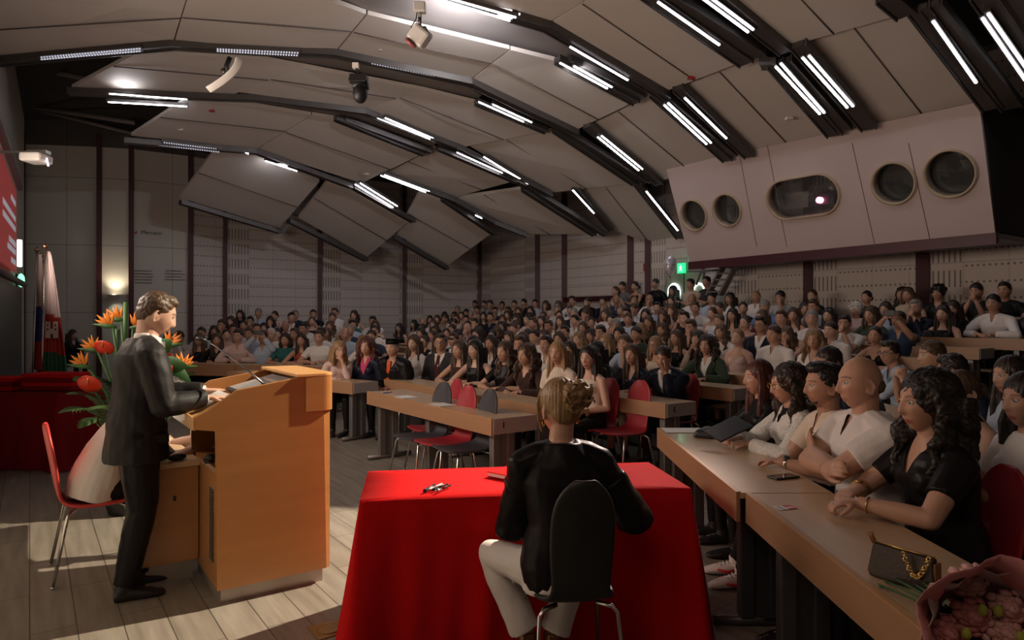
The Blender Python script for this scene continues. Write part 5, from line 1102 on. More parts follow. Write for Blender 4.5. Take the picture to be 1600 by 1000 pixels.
# floor socket
bm = NB(); p = P(514, 984, 1707/489.0); box(bm, -.085, -.085, 0, .085, .085, .004); lathe(bm, [(.06, .004), (.06, .007), (.05, .007)]); o = obj('floor_socket', bm, mat('brass_plate', (.34, .24, .10), .4, .8, nscale=9, namt=.2)); o.location = (p.x, p.y, .001); o.rotation_euler = (0, 0, .6); tag(o, 'square brass floor socket plate left of the red table', 'floor socket')
# ---- flags
def flag(px, D, top, lab, bands, lean, seed, crest=False):
    b = P(px-6, 495, D); b.z = 0; t = thing('flag', lab, 'flag', b); tp = Vector((lean, 0, top)); bm = NB(); tube(bm, [(0, 0, 0), tp], .014, 8); obj('pole', bm, M_CHROME, t)
    bm = NB(); lathe(bm, [(.03, 0), (.03, .02), (.015, .035), (.004, .06)], tp); obj('finial', bm, mat('copper_finial', (.5, .25, .16), .3, 1.0), t); bm = NB(); lathe(bm, [(.16, 0), (.16, .02), (.05, .05), (.03, .1)], (0, 0, 0)); obj('base', bm, M_CHROME, t)
    n, K = 26, 40; f0, L = .04, 1.5; rows = []
    bm = NB()
    for k in range(K+1):
        f = k/K; z = top-f0-L*f; w = .02+(.26 if crest else .17)*f**.8; x0 = lean*z/top
        rows.append([bm.verts.new((x0+w*(j/n)*1.0+.01*math.sin(seed+j), .03+.035*math.sin(j*1.35+seed+f*1.2)*(.3+f)+.02*j/n, z)) for j in range(n+1)])
    for k, (a, b_) in enumerate(zip(rows, rows[1:])):
        for j in range(n):
            fc = bm.faces.new((a[j], a[j+1], b_[j+1], b_[j])); f = (k+.5)/K-.02*(j/n); fc.material_index = next(i for i, e in enumerate([x[0] for x in bands]+[9]) if f < e or i == len(bands)-1)
    o = obj('cloth', bm, [x[1] for x in bands], t, True); o.modifiers.new('s', 'SOLIDIFY').thickness = .003
    if crest:
        bm = NB(); z = top-.98
        for cx_ in (.14, .23): 
            for k in range(3): box(bm, cx_-.03+k*.022, -.075, z+.09, cx_-.018+k*.022, -.07, z+.105)
            box(bm, cx_-.03, -.075, z-.03, cx_+.026, -.07, z+.09)
        box(bm, .11, -.074, z-.09, .26, -.07, z+.02); obj('castle_crest', bm, mat('crest_white', (.6, .55, .52), .7), t)
        bm = NB()
        for cx_ in (.14, .23):
            for zz in (.0, .05): box(bm, cx_-.008, -.078, z+zz, cx_+.006, -.074, z+zz+.025)
        box(bm, .175, -.078, z-.09, .20, -.074, z-.04); obj('crest_windows', bm, M_BLACK, t)
fw_, fr_, fg_, fb_, fdg = [mat('flag_'+n, c, .6, nscale=4, namt=.08, sheen=.2) for n, c in (('white', (.62, .5, .5)), ('red', (.45, .03, .02)), ('green', (.02, .16, .08)), ('blue', (.02, .04, .25)), ('darkgreen', (.012, .05, .03)))]
flag(69, 8.1, 2.42, 'white, red and green flag with a castle crest, frontmost', [(.50, fw_), (.80, fr_), (9, fg_)], .06, 1.0, True)
flag(78, 8.9, 2.38, 'flag with a red edge just behind the castle flag', [(9, fr_)], .02, 2.0)
flag(54, 8.8, 2.45, 'white, blue and red flag left of the castle flag', [(.45, fw_), (.75, fb_), (9, fr_)], .08, 4.0)
flag(62, 9.1, 2.4, 'dark green flag between the other flags', [(.38, fdg), (9, fdg)], .07, 6.0)
# ---- flower arrangement behind the speaker
fa = Vector((-3.15, 5.6, 0)); t = thing('flower_arrangement', 'large arrangement of orange bird-of-paradise flowers and palm leaves behind the speaker', 'flowers', fa)
bm = NB(); lathe(bm, [(.14, 0), (.17, .1), (.19, .45), (.21, .52), (.19, .52)]); obj('pot', bm, M_BLACK, t, True)
M_OR = mat('strelitzia_orange', (.80, .24, .02), .5, nscale=12, namt=.2); M_ANTH = mat('anthurium_red', (.60, .035, .015), .3, nscale=6, namt=.1); M_GRN = mat('stem_green', (.05, .14, .035), .5, nscale=12, namt=.3); M_PALM = mat('palm_green', (.035, .085, .022), .55, nscale=14, namt=.3)
M_PURP = mat('strelitzia_purple', (.06, .03, .2), .5)
base = Vector((0, 0, .5))
def bird(px, py, D, dx, sc_=.72):
    p = P(px, py, D)-fa; bm = NB(); mid = (base+p)/2+Vector((0, 0, .12)); tube(bm, [base, mid, p], [.014, .012, .010], 8); d = Vector((dx, -.15, .12)).normalized(); tube(bm, [p-d*.03, p+d*.06*sc_, p+d*.22*sc_], [.012, .022, .002], 8); obj('stem', bm, M_GRN, t, True)
    bm = NB()
    for k, an in enumerate((.45, .75, 1.1, 1.5, 1.9)):
        e = Vector((dx*math.cos(an), -.1+.12*(k % 3-1), math.sin(an))).normalized(); L = (.17+.02*(k % 2))*sc_; q = p+d*.03*sc_; tube(bm, [q, q+e*L*.45, q+e*L], [(.006, .004), (.019, .005), (.001, .001)], 6, side=Vector((0, 1, 0)).cross(e))
    fl_ = obj('flower', bm, M_OR, t, True); bm = NB(); e = Vector((dx, 0, .35)).normalized(); tube(bm, [p+d*.03, p+e*.16*sc_], [.006, .001], 5); obj('tongue', bm, M_PURP, fl_)
for a in ((136, 573, 5.5, -1), (152, 548, 5.7, -1), (176, 510, 5.6, -1), (190, 500, 5.8, -1), (262, 540, 5.5, 1), (280, 575, 5.4, 1), (272, 590, 5.6, -1), (208, 512, 5.9, 1)): bird(*a)
for px, py, D, r in ((163, 543, 5.5, .085), (257, 560, 5.5, .09), (255, 575, 5.3, .08), (140, 600, 5.3, .1), (210, 560, 5.7, .08)):
    p = P(px, py, D)-fa; bm = NB(); tube(bm, [base, (base+p)/2+Vector((0, 0, .05)), p], .007, 6); sm = obj('stem', bm, M_GRN, t); bm = NB(); blob(bm, p, (r, .02, r*.8), 2, Matrix.Rotation(.5, 4, 'X')); sp_ = obj('spathe', bm, M_ANTH, t, True)
    bm = NB(); tube(bm, [p+Vector((0, -.02, 0)), p+Vector((.02, -.06, .05))], [.007, .004], 6); obj('spadix', bm, M_OR, sp_)
def leaf(bm, a, b, w, up=Vector((0, 0, 1))):
    d = (b-a); s = d.cross(Vector((0, 1, .2))).normalized(); m_ = (a+b)/2+Vector((0, 0, .03)); n = 8; L_, R_ = [], []
    for k in range(n+1):
        f = k/n; c = a.lerp(b, f)+Vector((0, -.02*math.sin(PI*f), .05*math.sin(PI*f)*d.length)); ww = w*math.sin(PI*min(1, f*.92+.06))**.8; L_.append(bm.verts.new(c+s*ww)); R_.append(bm.verts.new(c-s*ww))
    for k in range(n): bm.faces.new((L_[k], L_[k+1], R_[k+1], R_[k]))
for px, py, ex, ey in ((250, 575, 292, 570), (262, 570, 298, 598), (255, 590, 285, 618), (240, 560, 268, 532)):
    bm = NB(); leaf(bm, P(px, py, 5.5)-fa, P(ex, ey, 5.3)-fa, .07); tube(bm, [base, P(px, py, 5.5)-fa], .006, 5); obj('broad_leaf', bm, MATS['leaf_green'], t, True).modifiers.new('s', 'SOLIDIFY').thickness = .002
for ex, ey, D in ((118, 640, 5.2), (128, 615, 5.3), (150, 660, 5.1), (300, 600, 5.3), (302, 625, 5.3), (290, 585, 5.8), (180, 600, 5.6), (140, 590, 5.8), (165, 635, 5.0), (270, 650, 5.2)):
    bm = NB(); e = P(ex, ey, D)-fa; c = [base.lerp(e, k/14)+Vector((0, 0, .13*math.sin(PI*k/14))) for k in range(15)]; tube(bm, c, [.006*(1-k/16) for k in range(15)], 5)
    for k in range(4, 15):
        d = (c[k]-c[k-1]).normalized(); s = d.cross(Vector((0, 0, 1))).normalized(); L = .15*math.sin(PI*(k-2)/14.5)+.04
        for sg in (-1, 1): q = c[k]; e2 = q+(s*sg+d*.9-Vector((0, 0, .25))).normalized()*L; leaf(bm, q, e2, .008)
    obj('palm_frond', bm, M_PALM, t)
for px, py0, py1 in ((197, 600, 472), (184, 600, 515)):
    bm = NB(); tube(bm, [P(px-4, py0, 5.7)-fa, P(px, py1, 5.7)-fa], .018, 8); obj('tall_stem', bm, M_GRN, t, True)
# ================================================================ the people nearest the camera, each modelled on their own
def hero(loc, rz, lab, pose, tone, hair, hc, top, topc, tro='black', vox=.0055, scale=1.0, flare=0.0, shoe=None, inner=None, skirt=False, inf=None, hairseed=3, short=1.0, collar=False, tinf=.009):
    p = solve(**pose); r = bpy.data.objects.new('person', slots(body_mesh(p, vox), 1)); C.objects.link(r); setmats(r, [skin(tone)])
    r.location = loc; r.rotation_euler = (0, 0, rz); r.scale = (scale,)*3; tag(r, lab, 'person')
    if inner: child('inner_top', slots(garment(p, inner[0], .008, .009), 1), r, [cloth(inner[1])])
    child({'cape': 'sweater'}.get(top, GN[top]), slots(garment(p, top, .007, inf), 1), r, [topc if not isinstance(topc, str) else cloth(topc)])
    child('trousers', slots(trousers(p, .008, flare, short, tinf, skirt), 1), r, [cloth(tro)])
    if shoe is not False: child('shoes', slots(shoes(p, .006, .009), 1), r, [shoe or M_BLACK])
    if hair: child('hair', slots(hair_mesh(hair, .0048, hairseed), 1), r, [hairm(hc)], p.HM @ Matrix.Scale(1.06, 4))
    if pose.get('eyes', True):
        bm = NB()
        for s in (-1, 1): blob(bm, (s*.031, .0745, .004), .0118, 2)
        for s in (-1, 1): blob(bm, (s*.031, .0845, .004), (.0052, .0028, .0052), 2, mi=1)
        e = obj('eyes', bm, [M_EYEW, M_EYED], r, True); e.matrix_local = p.HM @ Matrix.Scale(1.06, 4)
    return r, p
def ring_at(parent, c, d, r0, w, th, m, name, label=None):
    x, y = frame_at(d); bm = NB(); n = 22; d = d.normalized()
    tube(bm, [c+x*r0*math.cos(2*PI*j/n)+y*r0*math.sin(2*PI*j/n) for j in range(n+1)], [(w, th)]*(n+1), 8, side=d); o = obj(name, bm, m, parent, True)
    if label: o['label'] = label
    return o
def watch(parent, p, s, m, face, r0=.031, back=.03):
    d = (p.wr[s]-p.el[s]).normalized(); c = p.wr[s]-d*back; w = ring_at(parent, c, d, r0, .009, .003, m, 'wristwatch')
    u = Vector((0, 0, 1)); u = (u-d*u.dot(d)).normalized(); bm = NB(); tube(bm, [c+u*(r0-.002), c+u*(r0+.009)], .016, 16); obj('watch_face', bm, face, w)
GOLD = MATS['brass']
# ---- the speaker at the lectern
sp_pos = Vector((-2.17, 3.95, 0))
r, p = hero(sp_pos, R90(SB), 'person in a dark suit standing at the lectern with both hands on it', dict(sex='m', eyes=False, seated=False, hz=.965, lean=.03, hunch=.10, hpitch=-.34, sw=.195, w=1.06, shf=.01,
    wr={1: (.17, .34, 1.125), -1: (-.13, .40, 1.135)}, hd={1: (-.05, 1, -.05), -1: (.1, 1, -.02)}, curl={1: .22, -1: .22}, hint={1: (.5, -.8, -.7), -1: (-.5, -.8, -.7)},
    kn={1: (.085, .02, .52), -1: (-.095, .03, .52)}, an={1: (.08, -.07, .09), -1: (-.11, .02, .09)}, td={1: (.10, 1, 0), -1: (-.1, 1, 0)}), 'c', 'short', 'light', 'jacket', mat('suit_wool', (.013, .012, .013), .6, nscale=120, namt=.25, bump=.15, bscale=16, spec=.25), 'black', inner=('polo', 'white'), inf=.028, tinf=.030)
for s in (-1, 1):
    d = (p.wr[s]-p.el[s]).normalized(); bm = NB(); tube(bm, [p.wr[s]-d*.045, p.wr[s]-d*.004], [.036, .034], 16); obj('shirt_cuff', bm, cloth('white'), r, True)
bm = NB(); n = 24; c = p.neck-p.sp2*.022; pts = [c+p.X*.069*math.cos(t)+p.Y*(.066*math.sin(t)+.004)+p.sp2*(.03-.030*max(0, math.sin(t))) for t in [2*PI*j/n for j in range(n+1)]]; tube(bm, pts, [(.007, .026)]*(n+1), 8); obj('shirt_collar', bm, cloth('white'), r, True)
bm = NB(); q = p.neck+p.Y*.082-p.sp2*.04; blob(bm, q, (.014, .010, .014), 2)
for s in (-1, 1): prism(bm, [q, q+p.X*s*.05+Vector((0, 0, .022)), q+p.X*s*.055-Vector((0, 0, .022))], p.Y*.012)
obj('bow_tie', bm, cloth('lgrey'), r)
bm = NB(); q = p.pel+p.X*.175+p.Y*.045+Vector((0, 0, -.03)); prism(bm, [q, q+p.Y*.10-p.X*.02, q+p.Y*.10-p.X*.02-Vector((0, 0, .05)), q-Vector((0, 0, .05))], p.X*.012); obj('pocket_flap', bm, MATS['suit_wool'], r, bevel=.004)
d = (p.wr[1]-p.el[1]).normalized(); bm = NB()
for k in range(3): blob(bm, p.wr[1]-d*(.07+.018*k)+Vector((.047, -.02, -.01)), .005, 1)
obj('cuff_buttons', bm, M_BLACK, r)
# ---- seated person bent over the low cabinet, white t-shirt, red chair
hp_ = Vector((-2.63, 4.33, 0))
r, p = hero(hp_, R90(SB), 'person in a white t-shirt bent forward on a red chair behind the speaker', dict(sex='m', w=1.12, lean=.30, hunch=.50, hpitch=-.5, wr={1: (.30, .56, .775), -1: (.02, .60, .775)}, hint={1: (.6, -.2, -.8), -1: (-.6, 0, -.6)}, hd={1: (-.2, 1, 0), -1: (.3, 1, 0)},
    kn={1: (.13, .40, .50), -1: (-.12, .40, .50)}, an={1: (.12, .36, .10), -1: (-.12, .30, .10)}), 'c', 'short', 'dark', 'tee', 'white', 'black', shoe=cloth('white', .5), vox=.007, inf=.026)
chair(S_REDP, 'red chair under the person in the white t-shirt', 'single chairs', hp_, R90(SB))
# ---- the person in black at the red table, seen from behind
wp_ = Vector((.215, 2.90, 0))
r, p = hero(wp_, .10, 'person in a loose black top and white trousers seated at the red table, back turned', dict(sex='f', lean=.04, hyaw=.30, hpitch=-.04, sw=.168, wr={1: (.20, .30, .81), -1: (-.06, .34, .81)}, hint={1: (.62, -.1, -.8), -1: (-.30, -.1, -1)}, hd={1: (-.8, .6, 0), -1: (.7, .7, 0)},
    kn={-1: (-.29, .22, .53), 1: (.13, .24, .52)}, an={-1: (-.13, .18, .17), 1: (-.01, .20, .15)}, td={-1: (.35, 1, 0), 1: (.2, 1, 0)}), 'a', 'updo', 'blond', 'cape', 'black', 'white', flare=.030, short=.93, shoe=mat('bronze_leather', (.20, .09, .045), .22, .55, nscale=9, namt=.3), inf=.020, hairseed=5)
for k, s in enumerate((-1, 1)):
    bm = NB(); q = p.el[s]+(p.wr[s]-p.el[s])*.25; d = (p.el[s]-p.sh[s]).normalized(); tube(bm, [p.sh[s]+d*.08, p.sh[s]+d*.18, p.el[s]+d*.02+Vector((s*.015, 0, -.02)), q+Vector((s*.02, .0, -.05))], [.070, .078, .080, .074], 18)
    sl = solidify_union(bm, .008, 3); fold(sl, .010, 9, 2); child('sleeve', slots(sl, 1), r, [cloth('black')])
bm = NB()
for s in (-1, 1): bmc = [Vector((s*.082, -.005+.012*math.cos(a), -.055+.018*math.sin(a))) for a in [2*PI*j/12 for j in range(13)]]; tube(bm, bmc, .0013, 5)
o = obj('earrings', bm, GOLD, r); o.matrix_local = p.HM
ch_ = chair(S_BLK, 'black chair in front of the red table, under the person in black', 'single chairs', wp_+Vector((.03, -.0, 0)), .14); ch_.scale = (.82, 1, 1.02)
# ---- right block, first row (they face left)
FR = PI/2
R1 = []
def rperson(D, x, lab, pose, *a, yaw=0.0, ch=S_DARK, chl=None, **k):
    r, p = hero((x, D, 0), FR+yaw, lab, pose, *a, **k); c = chair(ch, chl or 'chair under the '+lab.split(' seated')[0], 'chairs in the right block', (x+.0, D, 0), FR+yaw); return r, p
r, p = rperson(4.92, 1.87, 'person in a black short-sleeved top at the far end of the right front desk', dict(sex='f', lean=.10, hyaw=.12, wr={1: (.10, .42, .79), -1: (-.10, .40, .79)}, hd={1: (-.5, 1, 0), -1: (.5, 1, 0)}, hint={1: (.8, -.1, -.5), -1: (-.8, -.1, -.5)}), 'a', 'long', 'red', 'tee', 'black', scale=.965, chl='charcoal chair at the far end of the right front desk')
r, p = rperson(4.42, 1.87, 'person with glasses in a white eyelet shirt holding a black folder', dict(sex='f', lean=.08, hyaw=.05, hpitch=-.10, wr={1: (.06, .40, .83), -1: (-.08, .37, .82)}, hd={1: (-.5, 1, .1), -1: (.5, 1, .1)}, hint={1: (.8, -.1, -.5), -1: (-.8, -.1, -.5)}, curl={1: .8, -1: .8}), 'a', 'bigwavy', 'dark', 'blouse', mat('eyelet_cotton', (.70, .67, .64), .8, nscale=70, namt=.5, bump=.4, bscale=60), inner=('tee', 'black'), inf=.022, scale=.965, chl='charcoal chair under the person in the eyelet shirt', vox=.006)
glasses(r, p.HM, GOLD)
bm = NB(); box(bm, -.13, -.09, 0, .13, .09, .012); o = obj('black_folder', bm, M_BLACK, bevel=.004); o.location = (1.40, 4.42, .87); o.rotation_euler = (.25, -.35, .3); tag(o, 'open black folder held by the person in the white eyelet shirt', 'folder')
r, p = rperson(3.92, 1.86, 'person with black swept hair and white polo shirt in the right front row', dict(sex='m', lean=.05, hyaw=.04, wr={1: (.02, .34, .72), -1: (-.16, .38, .80)}, hd={1: (-.4, 1, -.1), -1: (.9, .5, 0)}, hint={1: (.8, -.1, -.5), -1: (-.8, -.1, -.6)}, an={1: (.32, .47, .10), -1: (.12, .50, .10)}, kn={1: (.1, .42, .52), -1: (-.1, .42, .52)}), 'b', 'quiff', 'black', 'polo', 'cream', shoe=cloth('white', .5), chl='charcoal chair under the person in the white polo')
r['label'] = 'person in a cream polo shirt seated between the eyelet shirt and the crossed arms'
watch(r, p, -1, M_CHROME, M_BLACK)
bm = NB(); Mh = p.HM
for k in range(26):
    a = -1.25+2.5*k/25; blob(bm, (.055*math.sin(a)*1.0, .070+.018*math.cos(a)-.01, -.096+.012*abs(math.sin(a))**2), (.008, .006, .009), 1)
for k in range(9): a = -1+2*k/8; blob(bm, (.019*a, .099-.004*abs(a), -.0565-.004*abs(a)), (.004, .003, .0035), 1)
o = obj('beard', bm, hairm('dark'), r, True); o.matrix_local = Mh @ Matrix.Scale(1.06, 4)
for s in (-1, 1):
    a, d = p.an[s], p.td[s]; sd = Vector((-d.y, d.x, 0)) 
    for side in (-1, 1):
        bm = NB(); pts = [Vector((a.x, a.y, .045))+d*.12+sd*side*.052, Vector((a.x, a.y, .03))+d*.06+sd*side*.055, Vector((a.x, a.y, .045))+d*.0+sd*side*.050, Vector((a.x, a.y, .075))-d*.05+sd*side*.044]; tube(bm, pts, [(.003, .006), (.004, .012), (.003, .009), (.002, .002)], 8, side=sd); obj('red_stripe', bm, S_REDP, r)
    bm = NB()
    for k in range(4): tube(bm, [Vector((a.x, a.y, .085-.008*k))+d*(.03+.022*k)-sd*.025, Vector((a.x, a.y, .090-.008*k))+d*(.03+.022*k)+sd*.025], .004, 5)
    obj('laces', bm, cloth('white'), r)
r, p = rperson(3.45, 1.82, 'person with a bald head and white short-sleeved shirt, arms crossed on the desk', dict(sex='m', lean=.03, hyaw=.02, w=1.14, armw=1.15, sw=.205, wr={-1: (.10, .24, .86), 1: (-.12, .28, .82)}, hint={-1: (-.8, .5, -.5), 1: (.8, .5, -.5)}, hd={-1: (.8, -.1, .55), 1: (-.9, 0, .2)}, hn={-1: (0, -1, 0), 1: (0, -1, -.2)}, curl={-1: .4, 1: .4}), 'a', None, 'dark', 'polo', 'white', scale=1.05, inf=.022, ch=S_RED, chl='red chair under the person with crossed arms')
r['label'] = 'person in a white short-sleeved shirt with arms crossed in the right front row'
bm = NB(); blob(bm, (0, -.060, -.010), (.072, .045, .045), 2); o = obj('stubble', bm, mat('stubble', (.10, .055, .04), .6, nscale=60, namt=.3), r, True); o.matrix_local = p.HM @ Matrix.Scale(1.06, 4)
r, p = rperson(2.98, 1.90, 'person in a black v-neck dress with gold watch, nearest on the right', dict(sex='f', lean=.10, hyaw=.10, w=1.10, armw=1.15, wr={-1: (-.10, .43, .80), 1: (.0, .38, .83)}, hint={-1: (-.9, -.1, -.6), 1: (.8, 0, -.5)}, hd={-1: (.25, 1, -.05), 1: (-.5, .9, -.1)}, curl={-1: .9, 1: .5}), 'a', 'bigwavy', 'black', 'vneck', 'black', ch=S_RED, chl='red chair under the person in the black v-neck dress', skirt=True, inf=.016, scale=1.02)
watch(r, p, 1, GOLD, GOLD, .030); d = (p.wr[-1]-p.el[-1]).normalized(); ring_at(r, p.wr[-1]-d*.035, d, .032, .003, .003, GOLD, 'bracelet')
bm = NB(); c = p.neck-p.sp2*.02; tube(bm, [c+p.X*.062*math.cos(t)+p.Y*(.066*math.sin(t)+.012)-p.sp2*(.02+.11*max(0, math.sin(t))**1.3) for t in [2*PI*j/24 for j in range(25)]], .0016, 5); obj('necklace', bm, GOLD, r)
# ---- right block, rows behind
r, p = rperson(3.92, 2.68, 'person in a black sleeveless top with a low bun, looking down', dict(sex='f', lean=.10, hyaw=.18, hpitch=-.16, sw=.165, wr={1: (.05, .34, .77), -1: (-.08, .36, .77)}, hd={1: (-.5, 1, 0), -1: (.5, 1, 0)}), 'c', 'bun', 'light', 'tank', 'black', chl='charcoal chair under the person with the low bun', vox=.006, scale=.97)
r['label'] = 'person in a black sleeveless top looking down, behind the black v-neck dress'
bm = NB(); c = p.neck-p.sp2*.02; tube(bm, [c+p.X*.060*math.cos(t)+p.Y*(.06*math.sin(t)+.010)-p.sp2*(.01+.06*max(0, math.sin(t))**1.3) for t in [2*PI*j/20 for j in range(21)]], .0014, 5); obj('necklace', bm, M_CHROME, r)
r, p = rperson(3.22, 2.50, 'person in a white ribbed top cut off by the right edge of the photo', dict(sex='f', lean=.06, hyaw=.1, w=1.1, armw=1.2, wr={1: (.10, .36, .80), -1: (-.10, .40, .80)}, hd={1: (-.5, 1, 0), -1: (.5, 1, 0)}), 'a', 'lob', 'black', 'tee', 'white', ch=S_RED, chl='red chair under the person in the white ribbed top', vox=.007)
r, p = rperson(5.35, 2.60, 'person behind the crossed arms, only forehead and dark receding hair showing', dict(sex='m', lean=.12, hyaw=.3, hpitch=-.1), 'd', 'crop', 'dark', 'polo', 'navy', chl='charcoal chair behind the white polo', vox=.009, scale=1.03)
r['label'] = 'person in a navy polo half hidden behind the white polo and crossed arms'
Q = dict(sex='m', lean=.22, hunch=.1, hyaw=.1, wr={-1: (-.05, .40, 1.0), 1: (.05, .40, 1.0)}, hint={-1: (-.4, .2, -1), 1: (.4, .2, -1)}, hd={-1: (.35, -.15, .9), 1: (-.35, -.15, .9)}, hn={-1: (.9, -.3, -.2), 1: (-.9, -.3, -.2)}, curl={-1: 1., 1: 1.})
r, p = rperson(7.15, 4.15, 'person with black-framed glasses and clasped hands in a pale blue shirt', dict(Q, hyaw=.35), 'b', 'short', 'dark', 'shirt', 'lblue', vox=.009, chl='charcoal chair under the person in pale blue with clasped hands', scale=1.03); glasses(r, p.HM); ring_at(r, p.wr[-1]-Vector((0, 0, .03)), p.wr[-1]-p.el[-1], .031, .008, .003, M_CHROME, 'wristwatch')
r['label'] = 'person in a pale blue shirt and black-framed glasses, hands clasped, right block'
r, p = rperson(6.1, 3.95, 'person in a beige striped polo in profile with hands raised', dict(Q, hyaw=-.05, wr={-1: (-.05, .46, .98), 1: (.05, .46, .98)}), 'a', 'crop', 'light', 'polo', 'beige', vox=.009, chl='charcoal chair under the person in the beige polo', scale=1.06)
r, p = rperson(5.3, 3.62, 'person in a dark navy top with back of dark head turned, right block', dict(sex='m', lean=.25, hyaw=-.7, hpitch=-.2), 'd', 'short', 'black', 'tee', 'navy', vox=.009, chl='charcoal chair under the person in dark navy')
r, p = rperson(5.75, 4.35, 'child in a pale top looking down, near the right edge', dict(sex='f', lean=.15, hyaw=.1, hpitch=-.3), 'c', 'crop', 'dblond', 'tee', 'rose', vox=.009, scale=.90, ch=S_RED, chl='red chair under the child near the right edge')
r, p = rperson(4.6, 3.45, 'person in a pale lilac top holding a pink cup, right edge', dict(sex='f', lean=.1, hyaw=.1), 'a', 'long', 'dark', 'tee', 'lblue', vox=.009, chl='charcoal chair under the person in lilac')
r['label'] = 'person in a pale blue top at the right edge behind the black sleeveless top'
chair(S_BLK, 'empty dark chair at the lower right, beside the bouquet', 'chairs in the right block', (1.98, 2.25, 0), FR)
# ================================================================ audience
rng = random.Random(11)
def row_seat(px, i, back=.82):
    a = (px-CX)/F; s = ROWS[i][0]+back; D = s/(.817*a+.577); return Vector((a*D, D, ROWS[i][1]))
def lseat(px, i):
    a = (px-CX)/F; q = LB0+ln_*(LROWS[i][0]+.80); r = Vector((a, 1, 0)); D = q.dot(ln_)/r.dot(ln_); return Vector((a*D, D, LROWS[i][1]))
